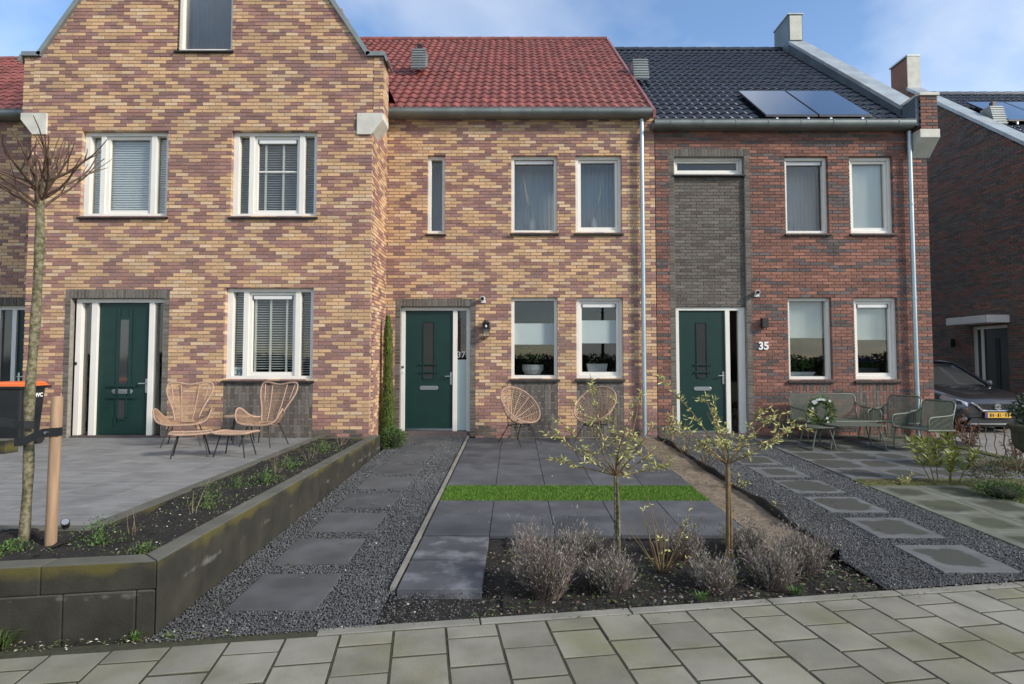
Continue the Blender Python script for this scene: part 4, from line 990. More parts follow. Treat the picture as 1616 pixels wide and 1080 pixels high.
strip_pane(d39, -6.86, -6.70, 1.23, 2.36, yd, .05, .18); strip_pane(d39, -6.86, -6.73, .66, 1.02, yd, .04, .0)
m_ = MB(); m_.box(-7.05, -6.55, yd - .03, yd - .0165, 1.19, 1.225); m_.box(-7.05, -6.55, yd - .03, yd - .0165, .99, 1.02); m_.box(-6.92, -6.88, yd - .016, yd - .0165 + .004, .52, .66); m_.build('push_bar', 'door_green', d39)
handle(d39, -6.375, yd, 1.22); letter_slot(d39, -6.79, yd - .0, 1.11, .36, .08)
for a, b in ((-7.509, -7.336), (-6.244, -6.091)):
    m_ = MB(); m_.box(a, b, fy + .085, fy + .095, z0 + .01, z1 - .066); m_.build('sidelight', 'window_glass', h39)
m_ = MB(); m_.box(x0 + .01, x0 + .04, fy - .012, fy - .0005, 1.57, 1.62); m_.build('doorbell', 'black_plastic', h39)
# ---------------------------------------------------------------- number 41, mostly hidden
h41 = thing('brick_house', 'shaded brick house with red roof at the far left edge behind the gable house', 'house', (-10, YF, .33), world=True)
w41 = Wall((-13.5, YF), (1, 0), (0, -1)); W = 13.5 - 8.44
op = lambda x0, x1, z0, z1: (x0 + 13.5, x1 + 13.5, z0, z1)
o41 = [op(-9.35, -8.47, 4.08, 5.60), op(-10.02, -8.64, .1, 2.70)]
mw = MB(); solid(mw, w41, W, .1, 6.4, o41, .01, .26); wl = mw.build('wall', 'mortar_buff', h41); bricks(h41, wl, w41, W, .16, 6.35, o41 + [op(-10.25, -8.46, 2.70, 2.86)], flame(30), FL, 0, front=False)
window(h41, YF, -9.35, -8.47, 4.08, 5.60)
m_ = MB()
for i in range(28): w41.box(m_, op(-10.25, 0, 0, 0)[0] + i * .064 + .005, op(-10.25, 0, 0, 0)[0] + i * .064 + .058, 2.705, 2.85, .0, .09, i % 2)
m_.build('soldier_course', DK, h41)
fy = YF + .1; m_ = MB(); m_.box(-10.02, -8.64, fy, fy + .11, 2.62, 2.70)
for a, b in ((-10.02, -9.93), (-9.70, -9.62), (-8.74, -8.64)): m_.box(a, b, fy + .001, fy + .109, .3, 2.62)
m_.build('door_frame', 'frame_paint', h41); m_ = MB(); m_.box(-9.62, -8.74, fy + .04, fy + .1, .3, 2.62); dd = m_.build('front_door', 'door_green', h41); handle(dd, -9.56, fy + .04, 1.3, 1)
for a, b in ((-9.93, -9.70),): m_ = MB(); m_.box(a, b, fy + .05, fy + .06, .3, 2.62); m_.build('sidelight', 'pane_dark', h41)
room(h41, -13.4, -8.45, YF + .27, YF + 4.5, .3, 2.95, 'room_dark'); room(h41, -13.4, -8.45, YF + .27, YF + 4.5, 3.2, 6.2)
roof_tiles(h41, 'tile_red', -13.5, -8.45, 11.02, 6.36, 15.0, 9.5, 0); gutter(h41, -13.5, -8.6, 10.93, 6.41)
m_ = MB(); m_.box(-8.66, -8.62, 11.6, 16, 6.4, 6.5); m_.build('roof_edge', 'zinc', h41)
# ---------------------------------------------------------------- number 33 across the drive
h33 = thing('brick_house', 'dark red-brown brick house with blank side wall across the drive at right', 'house', (12, 15, .14), world=True)
X3 = 12.0; YA = 12.9; YR = 17.95
w33 = Wall((X3, 23.0), (0, -1), (-1, 0)); W = 23 - YA - .095
def vz(y): return 6.15 + .80 * (y - YA) if y < YR else 6.15 + .80 * (2 * YR - YA - y)
od = (23 - 15.42, 23 - 14.25, .0, 2.52)
m_ = MB(); solid(m_, w33, W, .1, 6.15, [od], .01, .25); m_.prism([(YA + .1, 6.151), (2 * YR - YA, 6.151), (YR, vz(YR))], X3 + .01, X3 + .25, axis='x'); sw3 = m_.build('side_wall', 'mortar_grey', h33)
bricks(h33, sw3, w33, W, .14, 10.2, [od], wild(41), ['brick_rust', 'brick_slate', 'brick_dark'], 0, zlim=lambda u, z: z < vz(23 - u), front=False)
wf = Wall((X3, YA), (1, 0), (0, -1)); of = [(1.2, 2.1, .9, 2.5), (3.4, 4.3, .9, 2.5), (1.2, 2.1, 3.9, 5.4), (3.4, 4.3, 3.9, 5.4)]
m_ = MB(); solid(m_, wf, 6.0, .1, 6.15, of, .01, .25, inset=(.012, 0)); fw3 = m_.build('front_wall', 'mortar_grey', h33); bricks(h33, fw3, wf, 6.0, .14, 6.1, of, wild(43), ['brick_rust', 'brick_slate', 'brick_dark'], 0, front=False)
for (a, b, c, d) in of: window(h33, YA, X3 + a, X3 + b, c, d)
coping(h33, X3 - .06, X3 + .36, [(YA - .1, vz(YA - .1) + .02), (17.5, vz(17.5) + .02)], .10, 'zinc_light')
m_ = MB(); m_.prism([(17.5, 9.6), (17.5, 10.88), (18.3, 10.88), (18.3, 9.6)], X3 + .0, X3 + .32, axis='x'); bk = m_.build('parapet_block', 'brick_rust', h33)
m_ = MB(); m_.box(X3 - .03, X3 + .35, 17.47, 17.498, 9.85, 10.9); m_.build('block_facing', 'concrete_corbel', bk); m_ = MB(); m_.box(X3 - .04, X3 + .36, 17.46, 18.33, 10.902, 10.95); m_.build('block_cap', 'zinc_light', bk)
roof_tiles(h33, 'tile_black', X3 + .37, X3 + 7, YA - .1, 5.98, YR, 9.93, 0)
vent_box(h33, 12.62, 15.1, 7.78, .33, .52)
# side door with canopy and wall lamp
fx_ = X3 + .08
m_ = MB(); m_.box(fx_, fx_ + .1, 14.26, 15.41, 2.44, 2.515)
for a, b in ((14.26, 14.33), (15.10, 15.17), (15.34, 15.41)): m_.box(fx_ + .001, fx_ + .099, a, b, .2, 2.44)
m_.build('door_frame', 'frame_paint', h33); m_ = MB(); m_.box(fx_ + .03, fx_ + .08, 14.332, 15.098, .2, 2.438); dd = m_.build('side_door', 'black_plastic', h33)
m_ = MB(); m_.box(fx_ + .02, fx_ + .029, 14.63, 14.76, .9, 2.2); m_.build('pane', 'pane_dark', dd); m_ = MB(); m_.box(fx_ + .015, fx_ + .029, 14.5, 14.88, .72, .80); m_.build('letter_slot', 'steel', dd)
m_ = MB(); m_.box(fx_ + .05, fx_ + .06, 15.172, 15.338, .2, 2.43); m_.build('sidelight', 'pane_dark', h33)
m_ = MB(); m_.box(X3 - .54, X3 + .009, 14.18, 15.55, 2.56, 2.745); m_.build('door_canopy', 'canopy_white', h33, bevel=.01)
room(h33, X3 + .26, 17.5, YA + .3, 20, .1, 6.0, 'room_dark')
lp = MB(); lp.box(X3 - .12, X3 - .001, 15.96, 16.06, 2.0, 2.22); lo_ = lp.build('wall_lamp', 'black_metal'); tag(lo_, 'small black wall lamp left of the canopied side door', 'lamp')
# solar panels
def solar(x0, x1, y0, y1, zf, label):
    t = thing('solar_panel', label, 'solar panel', ((x0 + x1) / 2, (y0 + y1) / 2, zf((y0 + y1) / 2)), group='solar panels', world=True)
    def pb(a, b, c, d, h0, h1, nm, m):
        q = MB(); q.add([(x, y, zf(y) + h) for h in (h0, h1) for y in (c, d) for x in (a, b)], [(0, 2, 3, 1), (4, 5, 7, 6), (0, 1, 5, 4), (2, 6, 7, 3), (0, 4, 6, 2), (1, 3, 7, 5)]); q.build(nm, m, t)
    pb(x0, x1, y0, y1, .0, .036, 'frame', 'solar_frame'); pb(x0 + .012, x1 - .012, y0 + .012, y1 - .012, .0365, .040, 'glass_face', 'solar')
    for f in (.2, .8): pb(x0 + (x1 - x0) * f - .02, x0 + (x1 - x0) * f + .02, y0 - .04, y1 + .02, -.07, -.003, 'mounting_rail', 'steel')
z35 = lambda y: 6.17 + (10.46 - 6.17) / 5.28 * (y - 11.02) + .12
solar(4.83, 5.83, 11.06, 12.42, z35, 'left solar panel on the black tiled roof above number 35'); solar(5.86, 6.87, 11.06, 12.42, z35, 'right solar panel on the black roof, beside the raised parapet')
z33 = lambda y: 5.98 + .7822 * (y - YA + .1) + .13
solar(12.95, 14.0, 15.1, 16.5, z33, 'left solar panel on the roof of the far right house'); solar(14.03, 15.1, 15.1, 16.5, z33, 'solar panel cut by the right edge on the far house roof')
# ================================================================ lamps, sensors
def lantern():
    t = thing('wall_lantern', 'black wall lantern with clear glass beside the door of number 37', 'lamp', (-.54, YF, 2.24), world=True)
    m_ = MB(); m_.box(-.60, -.48, YF - .02, YF - .001, 2.2, 2.37); m_.build('back_plate', 'black_metal', t)
    m_ = MB(); m_.box(-.605, -.475, YF - .15, YF - .02, 2.345, 2.375); m_.lathe([(.05, 0), (.045, .03), (.0, .035)], (-.54, YF - .085, 2.374), 12); m_.box(-.585, -.495, YF - .13, YF - .04, 2.24, 2.344); m_.build('lamp_head', 'black_metal', t)
    m_ = MB(); m_.lathe([(.012, 0), (.022, .02), (.012, .045)], (-.54, YF - .137, 2.27), 10); m_.build('bulb', 'vent_white', t)
    m_ = MB(); m_.box(-.592, -.488, YF - .137, YF - .033, 2.11, 2.239); m_.build('glass_body', 'window_glass', t)
    m_ = MB()
    for x in (-.598, -.482):
        for y in (YF - .143, YF - .027): m_.box(x - .006, x + .006, y - .006, y + .006, 2.105, 2.344)
    m_.box(-.604, -.476, YF - .149, YF - .021, 2.09, 2.104); m_.build('cage', 'black_metal', t)
lantern()
def camera_eye(x, z, label):
    t = thing('security_camera', label, 'camera', (x, YF, z), world=True)
    m_ = MB(); m_.box(x - .045, x + .045, YF - .03, YF - .001, z - .06, z + .0); m_.build('bracket', 'vent_white', t, bevel=.008)
    m_ = MB(); m_.tube([(x, YF - .02, z + .03), (x - .012, YF - .10, z + .02)], [.042, .046], 12); m_.build('housing', 'vent_white', t, smooth=True)
    m_ = MB(); m_.tube([(x - .012, YF - .1005, z + .02), (x - .014, YF - .112, z + .018)], .032, 12); m_.build('lens', 'black_plastic', t)
camera_eye(-.60, 2.80, 'small pale security camera above the lantern of number 37')
camera_eye(4.64, 2.92, 'small white security camera on the red brick wall above number 35')
t = thing('wall_lamp', 'plain black box lamp on the red brick wall above number 35', 'lamp', (4.76, YF, 2.36), world=True)
m_ = MB(); m_.box(4.70, 4.82, YF - .11, YF - .02, 2.27, 2.45); m_.build('lamp_body', 'black_metal', t, bevel=.006); m_ = MB(); m_.box(4.715, 4.805, YF - .0195, YF - .001, 2.30, 2.42); m_.build('back_plate', 'black_metal', t)

# ================================================================ things behind the windows
def pampas(x, label, lean):
    t = thing('vase', label, 'vase', (x, YF + .36, 4.17), group='vases behind the upper windows')
    m_ = MB(); m_.lathe([(.05, 0), (.075, .04), (.08, .16), (.06, .25), (.035, .30), (.04, .32)], n=16); m_.build('vase_body', 'vase_grey', t, smooth=True)
    p = [(lean * .02, 0, .25), (lean * .06, 0, .5), (lean * .13, 0, .78), (lean * .19, 0, 1.15)]
    m_ = MB(); m_.tube(p[:3], .005, 5); m_.build('stem', 'stem_dry', t)
    m_ = MB(); m_.tube([(lean * .08, 0, .55), (lean * .10, 0, .65), (lean * .14, 0, .85), (lean * .19, 0, 1.17)], [.008, .03, .022, .003], 7); m_.build('plume', 'pampas', t, smooth=True)
    s = MB(); s.box(-.5, .5, -.09, .16, -.03, -.001); s.build('window_ledge', 'frame_paint', t)
pampas(.36, 'grey vase with one pampas plume behind the left upper window', -1); pampas(1.58, 'grey vase with one pampas plume behind the right upper window', 1)
def leafy(mb, c, rx, ry, rz, n, L, m=0, up=.4):
    for i in range(n):
        d = Vector((random.gauss(0, 1), random.gauss(0, 1), random.gauss(0, 1))).normalized(); r = random.random() ** .4
        p = (c[0] + d.x * rx * r, c[1] + d.y * ry * r, c[2] + d.z * rz * r)
        mb.leaf(p, (d.x + random.gauss(0, .5), d.y + random.gauss(0, .5), d.z * .6 + up + random.gauss(0, .4)), (random.gauss(0, 1), random.gauss(0, 1), 1), L * U(.6, 1.2), L * U(.3, .55), m)
def potplant(x, y, z, w, h, label, kind='trough', leafm='leaf_green', tall=.3, n=200, L=.07):
    t = thing('potted_plant', label, 'plant', (x, y, z))
    m_ = MB()
    if kind == 'trough': m_.prism([(-w * .42, 0), (w * .42, 0), (w * .5, h), (-w * .5, h)], -.08, .08)
    else: m_.lathe([(w * .35, 0), (w * .5, h * .5), (w * .5, h)], n=18)
    m_.build('pot', 'pot_white', t, bevel=.008)
    m_ = MB(); leafy(m_, (0, 0, h + tall * .45), w * .55, .09, tall * .5, n, L); m_.build('foliage', leafm, t)
    s = MB(); s.box(-.44, .44, -.12, .14, -.03, -.001); s.build('window_ledge', 'frame_paint', t)
potplant(.36, YF + .38, 1.36, .42, .20, 'round pale pot with a green plant behind the left lower window of 37', 'round', 'leaf_green', .42, 150)
potplant(1.62, YF + .38, 1.42, .42, .16, 'pale trough planter behind the right lower window of 37', 'trough', 'leaf_dark', .16, 60)
potplant(5.60, YF + .40, 1.34, .62, .08, 'dense leafy green plant behind the left lower window of 35', 'trough', 'leaf_green', .36, 420, .05)
t = thing('potted_plant', 'row of blue hyacinths behind the right lower window of 35', 'plant', (6.93, YF + .40, 1.40))
m_ = MB(); m_.prism([(-.24, 0), (.24, 0), (.26, .10), (-.26, .10)], -.06, .06); m_.build('pot', 'black_plastic', t)
m_ = MB(); f_ = MB()
for i in range(9):
    x = -.22 + .055 * i
    for k in range(6): m_.leaf((x, 0, .08), (random.gauss(0, .25), random.gauss(0, .25), 1), (1, 0, 0), U(.14, .22), .022)
    for k in range(40):
        a = U(0, 6.28); z = U(.19, .29); f_.leaf((x + .02 * math.cos(a), .02 * math.sin(a), z), (math.cos(a), math.sin(a), .2), (0, 0, 1), .026, .018)
m_.build('leaves', 'leaf_green', t); f_.build('flowers', 'flower_blue', t, kind='stuff'); s = MB(); s.box(-.4, .4, -.12, .14, -.03, -.001); s.build('window_ledge', 'frame_paint', t)

# ================================================================ rattan lounge chairs and footstools on the raised terrace
def cr_(pts, n=8, closed=False):
    """Catmull-Rom through pts"""
    P = [Vector(p) for p in pts]; k = len(P); o = []
    for i in range(k if closed else k - 1):
        g = lambda j: P[j % k] if closed else P[max(0, min(k - 1, j))]
        a, b, c, d = g(i - 1), g(i), g(i + 1), g(i + 2)
        for s in range(n):
            t = s / n; o.append(.5 * ((2 * b) + (c - a) * t + (2 * a - 5 * b + 4 * c - d) * t * t + (3 * b - a - 3 * c + d) * t ** 3))
    if not closed: o.append(P[-1])
    return o
def wing_chair(loc, rz, label):
    """butterfly lounge chair; local -Y is the front"""
    t = thing('lounge_chair', label, 'chair', loc, rz, 'rattan wing chairs on the raised terrace'); t.scale = (.80, .74, 1)
    back = [(-.20, .12, .36), (-.27, .22, .55), (-.40, .36, .78), (-.40, .43, .93), (-.27, .43, .96), (0, .42, .925), (.27, .43, .96), (.40, .43, .93), (.40, .36, .78), (.27, .22, .55), (.20, .12, .36)]
    rim = cr_(back, 6); m_ = MB(); m_.tube(rim, .016, 8); bk = m_.build('backrest', 'rattan', t, smooth=True)
    thin = MB(); fat = MB()
    def edge(z):
        best = None
        for a, b in zip(rim[:len(rim) // 2], rim[1:len(rim) // 2 + 1]):
            if (a.z - z) * (b.z - z) <= 0: f = (z - a.z) / (b.z - a.z) if abs(b.z - a.z) > 1e-6 else 0; best = a.lerp(b, f)
        return best
    for k in range(26):
        z = .375 + k * .0215; e = edge(z)
        if e is None: continue
        thin.tube([e, (e.x * .5, e.y + .055, z - .004), (0, e.y + .075, z - .006), (-e.x * .5, e.y + .055, z - .004), (-e.x, e.y, z)], .0075, 4)
    thin.build('weave', 'rattan_thin', bk)
    for f in (-.62, -.3, .3, .62): fat.tube([(f * .30, .15, .35), (f * .42, .30, .6), (f * .56, .44, .94)], .010, 6)
    fat.build('upright', 'rattan', bk, smooth=True)
    seat = [(-.24, .16, .42), (-.36, .02, .44), (-.47, -.17, .57), (-.49, -.28, .53), (-.42, -.36, .40), (-.26, -.42, .345), (0, -.43, .335), (.26, -.42, .345), (.42, -.36, .40), (.49, -.28, .53), (.47, -.17, .57), (.36, .02, .44), (.24, .16, .42)]
    srim = cr_(seat, 6); m_ = MB(); m_.tube(srim, .016, 8); st = m_.build('seat', 'rattan', t, smooth=True)
    thin = MB(); h = len(srim) // 2
    for i in range(2, h, 1):
        a = srim[i]; b = srim[-1 - i]; zc = .325
        thin.tube([a, (a.x * .72, a.y * .9 + .0, max(zc, a.z * .45 + zc * .5)), (a.x * .35, a.y * .85, zc), (-a.x * .35, a.y * .85, zc), (-a.x * .72, a.y * .9, max(zc, a.z * .45 + zc * .5)), b], .0045, 4)
    for f in np.linspace(-.8, .8, 15): thin.tube([(f * .26, .13, .36), (f * .32, -.1, .325), (f * .38, -.41, .34 + .04 * f * f)], .0045, 4)
    thin.build('weave', 'rattan_thin', st)
    for sx in (-1, 1):
        for (y, oy) in ((-.26, -.10), (.10, .14)):
            m_ = MB(); m_.tube([(sx * .22, y, .335), (sx * .34, y + oy, 0)], .0105, 8); m_.build('leg', 'black_metal', t)
    m_ = MB(); m_.tube([(-.22, -.26, .33), (.22, -.26, .33), (.22, .10, .33), (-.22, .10, .33)], .009, 6, closed=True); m_.build('under_frame', 'black_metal', t)
wing_chair((-5.15, 9.22, Z39), R(18), 'rattan wing chair beside the front door of number 39')
wing_chair((-3.87, 9.20, Z39), R(-14), 'rattan wing chair under the window of number 39, right of the side table')
def footstool(loc, rz, label):
    t = thing('footstool', label, 'footstool', loc, rz, 'rattan footstools in front of the wing chairs'); t.scale = (.84, .8, 1)
    def zf(x, y): return .32 + .16 * x * x - .22 * y * y * .5
    e = [(-.30, -.21), (-.30, .21), (.30, .21), (.30, -.21)]; ol = []
    for i in range(4):
        a, b = e[i], e[(i + 1) % 4]
        for k in range(6): f = k / 6; x, y = a[0] + (b[0] - a[0]) * f, a[1] + (b[1] - a[1]) * f; ol.append((x, y, zf(x, y)))
    m_ = MB(); m_.tube(ol, .015, 8, closed=True); s = m_.build('seat_rim', 'rattan', t, smooth=True)
    m_ = MB()
    for k in range(34): x = -.29 + k * .58 / 33; m_.tube([(x, y, zf(x, y) - .002) for y in (-.21, -.1, 0, .1, .21)], .0068, 4)
    for k in range(5): y = -.16 + k * .08; m_.tube([(x, y, zf(x, y) - .010) for x in (-.3, -.15, 0, .15, .3)], .006, 4)
    m_.build('weave', 'rattan', s)
    for sx in (-1, 1):
        for sy in (-1, 1): m_ = MB(); m_.tube([(sx * .18, sy * .12, .315), (sx * .27, sy * .18, 0)], .0105, 8); m_.build('leg', 'black_metal', t)
    m_ = MB(); m_.tube([(-.18, -.12, .312), (.18, -.12, .312), (.18, .12, .312), (-.18, .12, .312)], .009, 6, closed=True); m_.build('under_frame', 'black_metal', t)
footstool((-4.45, 8.12, Z39), R(24), 'left rattan footstool in front of the chair by the door')
footstool((-3.86, 8.16, Z39), R(-6), 'right rattan footstool in front of the chair under the window')
t = thing('side_table', 'small round rattan side table between the two wing chairs', 'table', (-4.45, 9.55, Z39))
m_ = MB(); m_.lathe([(.0, 0), (.24, 0), (.25, .012), (.24, .026), (.0, .026)], (0, 0, .40), 24); m_.build('table_top', 'rattan', t)
for a in (.5, 2.6, 4.7): m_ = MB(); m_.tube([(.14 * math.cos(a), .14 * math.sin(a), .40), (.22 * math.cos(a), .22 * math.sin(a), 0)], .010, 8); m_.build('leg', 'black_metal', t)

# ================================================================ round rattan chairs of number 37
def shell_chair(loc, rz, label):
    """round bucket chair, local -Y front: tilted elliptical rim, ribs to a low centre, black legs"""
    t = thing('shell_chair', label, 'chair', loc, rz, 'round rattan chairs against the front of number 37')
    tilt = R(48); rx, ry = .41, .40; cz = .68; cy = .02
    def rim(a, k=1.0):
        x = rx * k * math.cos(a); v = ry * k * math.sin(a); return Vector((x, cy + v * math.cos(tilt), cz + v * math.sin(tilt)))
    low = Vector((0, .02, .36)); nrm = Vector((0, math.sin(tilt), -math.cos(tilt)))
    def surf(a, k): # k 1 at rim .. 0 at centre: bowl
        p = rim(a, k); c = rim(0, 0) * 0 + Vector((0, cy, cz)); depth = .26 * (1 - k * k)
        return p + nrm * depth + Vector((0, 0, -.10 * (1 - k)))
    N = 40; ol = [rim(2 * math.pi * i / N) for i in range(N)]
    m_ = MB(); m_.tube(ol, .013, 8, closed=True); s = m_.build('rim', 'rattan', t, smooth=True)
    m_ = MB()
    for i in range(14): a = 2 * math.pi * i / 14; m_.tube([surf(a, k) for k in (1, .8, .6, .4, .2, .08)], .009, 5)
    m_.build('rib', 'rattan', s, smooth=True)
    m_ = MB()
    for k in np.linspace(.10, .97, 17): m_.tube([surf(2 * math.pi * i / 30, k) for i in range(30)], .0055, 4, closed=True)
    m_.build('weave', 'rattan_thin', s)
    for sx in (-1, 1):
        m_ = MB(); m_.tube([surf(-1.57 + sx * .5, .6) , (sx * .20, -.05, .30), (sx * .27, -.24, 0)], .009, 7); m_.build('leg', 'black_metal', t)
        m_ = MB(); m_.tube([surf(1.57 - sx * .6, .4), (sx * .16, .16, .32), (sx * .24, .34, 0)], .009, 7); m_.build('leg', 'black_metal', t)
    m_ = MB(); m_.tube([(-.20, -.05, .30), (.20, -.05, .30), (.16, .16, .32), (-.16, .16, .32)], .008, 6, closed=True); m_.build('under_frame', 'black_metal', t)
shell_chair((.12, 10.32, zg(10.32) + .004), R(46), 'round rattan bucket chair under the left lower window of number 37')
shell_chair((1.40, 10.36, zg(10.36) + .004), R(-44), 'round rattan bucket chair under the right lower window, behind the willow')

# ================================================================ green metal garden set of number 35
def mesh_panel(mb, A, B, D, C_, n, r=.003):
    """vertical rods between line A-B (bottom) and D-C_ (top)"""
    A, B, D, C_ = map(Vector, (A, B, D, C_))
    for i in range(1, n): f = i / n; mb.tube([A.lerp(B, f), D.lerp(C_, f)], r, 4)
def armseat(loc, rz, W, label, name, group):
    t = thing(name, label, 'sofa' if W > 1 else 'chair', loc, rz, group)
    a = W / 2; top = .80; seat = .36; r = .014
    m_ = MB(); ol = [(-a + .06, .28, seat), (-a + .04, .37, top - .05), (-a + .09, .385, top), (a - .09, .385, top), (a - .04, .37, top - .05), (a - .06, .28, seat)]
    m_.tube(ol, r, 8); b = m_.build('backrest', 'sage_metal', t, smooth=True)
    m_ = MB(); mesh_panel(m_, (-a + .06, .28, seat), (a - .06, .28, seat), (-a + .07, .382, top), (a - .07, .382, top), int(W / .017), .0045)
    m_.build('back_mesh', 'sage_mesh', b)
    if W > 1: m_ = MB(); m_.tube([(-.2, .283, seat), (-.2, .385, top)], .009, 6); m_.build('back_strut', 'sage_metal', b)
    for s in (-1, 1):
        x = s * a; m_ = MB(); arm = [(s * (a - .04), .33, .66), (x, .22, .585), (x, -.20, .56), (x, -.27, .53), (x, -.29, .47), (x - s * .01, -.27, seat)]
        m_.tube(cr_(arm, 4), r, 8); ar = m_.build('armrest', 'sage_metal', t, smooth=True)
        m_ = MB(); mesh_panel(m_, (x, -.26, seat), (x, .27, seat), (x, -.26, .545), (x, .27, .60), 26, .0042); m_.build('arm_mesh', 'sage_mesh', ar)
    m_ = MB(); m_.tube([(-a, -.29, seat), (a, -.29, seat), (a, .29, seat - .02), (-a, .29, seat - .02)], r, 8, closed=True); st = m_.build('seat', 'sage_metal', t, smooth=True)
    m_ = MB(); m_.box(-a + .01, a - .01, -.28, .28, seat - .006, seat + .002); m_.build('seat_mesh', 'sage_mesh', st)
    for s in (-1, 1):
        x = s * (a - .02); m_ = MB(); m_.tube(cr_([(x, -.22, seat), (x, -.27, .2), (x, -.28, .03), (x, -.22, .012), (x, 0, .012), (x, .26, .012), (x, .31, .04), (x, .26, .2), (x, .22, seat)], 3), .011, 8); m_.build('leg', 'sage_metal', t, smooth=True)
G35 = 'green metal garden set of number 35'; gz5 = lambda y: zg(y) + .016
armseat((5.76, 10.62, gz5(10.62)), R(4), 1.36, 'green metal two-seat garden sofa under the window of number 35', 'garden_sofa', G35)
armseat((6.72, 10.42, gz5(10.42)), R(-58), .62, 'green metal armchair right of the sofa, nearer the wall', 'garden_chair', G35)
armseat((6.66, 9.62, gz5(9.62)), R(-72), .62, 'green metal armchair nearest the fence and drainpipe', 'garden_chair', G35)
def table(loc, rz, L, Wd, h, label):
    t = thing('garden_table', label, 'table', loc, rz, G35)
    pts = []; c = .1
    for sx, sy in ((1, 1), (-1, 1), (-1, -1), (1, -1)):
        for k in range(5): a = math.atan2(sy, sx) - math.pi / 4 + math.pi / 2 * k / 4; pts.append((sx * (L / 2 - c) + c * math.cos(a), sy * (Wd / 2 - c) + c * math.sin(a)))
    m_ = MB(); m_.prism(pts, h - .02, h, axis='z'); m_.build('table_top', 'sage_mesh', t, bevel=.004)
    for s in (-1, 1):
        x = s * (L / 2 - .12); xo = s * (L / 2 - .03); m_ = MB(); m_.tube(cr_([(x, -Wd * .36, h - .02), (xo, -Wd * .42, .05), (xo, -Wd * .36, .012), (xo, Wd * .36, .012), (xo, Wd * .42, .05), (x, Wd * .36, h - .02)], 3), .011, 8); m_.build('leg', 'sage_metal', t, smooth=True)
table((5.62, 9.86, gz5(9.86)), R(-4), .92, .55, .40, 'green metal coffee table in front of the garden sofa')
table((5.02, 9.80, gz5(9.8)), R(8), .46, .42, .37, 'small green metal side table at the left end of the coffee table')
t = thing('flower_wreath', 'wreath of green leaves and white flowers leaning on the garden sofa', 'wreath', (5.20, 9.98, gz5(9.86) + .40), rot=(R(-12), 0, R(-20)))
m_ = MB(); ol = [(.15 * math.cos(a), 0, .19 + .19 * math.sin(a)) for a in np.linspace(0, 2 * math.pi, 24, endpoint=False)]; m_.tube(ol, .022, 6, closed=True); m_.build('ring', 'twig_olive', t)
m_ = MB(); f_ = MB()
for i in range(900):
    a = U(0, 6.28); c = Vector((.15 * math.cos(a), 0, .19 + .19 * math.sin(a))); d = Vector((random.gauss(0, 1), random.gauss(0, 1), random.gauss(0, 1))).normalized(); m_.leaf(c + d * U(.01, .07), d, (random.gauss(0, 1), 1, 0), U(.03, .065), U(.015, .028))
for i in range(15):
    a = random.choice([U(1.2, 3.0), U(0, 6.28)]); c = Vector((.16 * math.cos(a) + random.gauss(0, .02), -.07, .19 + .2 * math.sin(a)))
    for k in range(7): b = k * .9; f_.leaf(c, (math.cos(b), -.3, math.sin(b)), (0, -1, 0), .026, .02)
m_.build('leaves', 'leaf_green', t); f_.build('flowers', 'flower_white', t, kind='stuff')

# ================================================================ wheelie bin, block, spotlight
t = thing('wheelie_bin', 'black wheelie bin with an orange lid by the door of number 39', 'bin', (-7.79, 9.18, Z39), R(0))
def frus(mb, a0, b0, a1, b1, z0, z1, m=0): mb.add([(-a0, -b0, z0), (a0, -b0, z0), (a0, b0, z0), (-a0, b0, z0), (-a1, -b1, z1), (a1, -b1, z1), (a1, b1, z1), (-a1, b1, z1)], [(3, 2, 1, 0), (4, 5, 6, 7), (0, 1, 5, 4), (1, 2, 6, 5), (2, 3, 7, 6), (3, 0, 4, 7)], m)
m_ = MB(); frus(m_, .24, .19, .285, .245, .03, .90); bb = m_.build('bin_body', 'bin_black', t, bevel=.03)
m_ = MB(); frus(m_, .30, .26, .31, .27, .875, .915); m_.box(-.24, .28, .262, .37, .875, .908); m_.build('rim', 'bin_black', t, bevel=.008)
m_ = MB(); frus(m_, .315, .275, .305, .265, .917, .945); frus(m_, .303, .263, .26, .22, .946, .985); m_.build('lid', 'bin_orange', t, bevel=.012)
for s in (-1, 1): m_ = MB(); m_.tube([(s * .2, .2, .1), (s * .25, .2, .1)], .1, 16); m_.build('wheel', 'tyre', t)
text('lettering', 'HVC', .085, 'white_print', t, (.281, .10, .745), (R(90), 0, R(90)), .003, .002)
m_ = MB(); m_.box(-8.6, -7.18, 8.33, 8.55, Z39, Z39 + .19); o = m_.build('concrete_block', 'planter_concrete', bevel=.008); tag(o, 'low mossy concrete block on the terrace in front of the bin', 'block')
t = thing('garden_spotlight', 'small black garden spotlight on the kerb behind the wooden stake', 'lamp', (-3.40, 4.50, .37))
m_ = MB(); m_.tube([(0, 0, -.05), (0, 0, .035)], .006, 6); m_.build('spike', 'black_metal', t); m_ = MB(); m_.tube([(-.02, .03, .03), (.012, -.02, .075)], [.026, .03], 12); m_.build('lamp_head', 'black_metal', t, smooth=True); m_ = MB(); m_.tube([(.0122, -.0203, .0752), (.0135, -.0225, .0772)], .025, 12); m_.build('lens', 'steel', t)

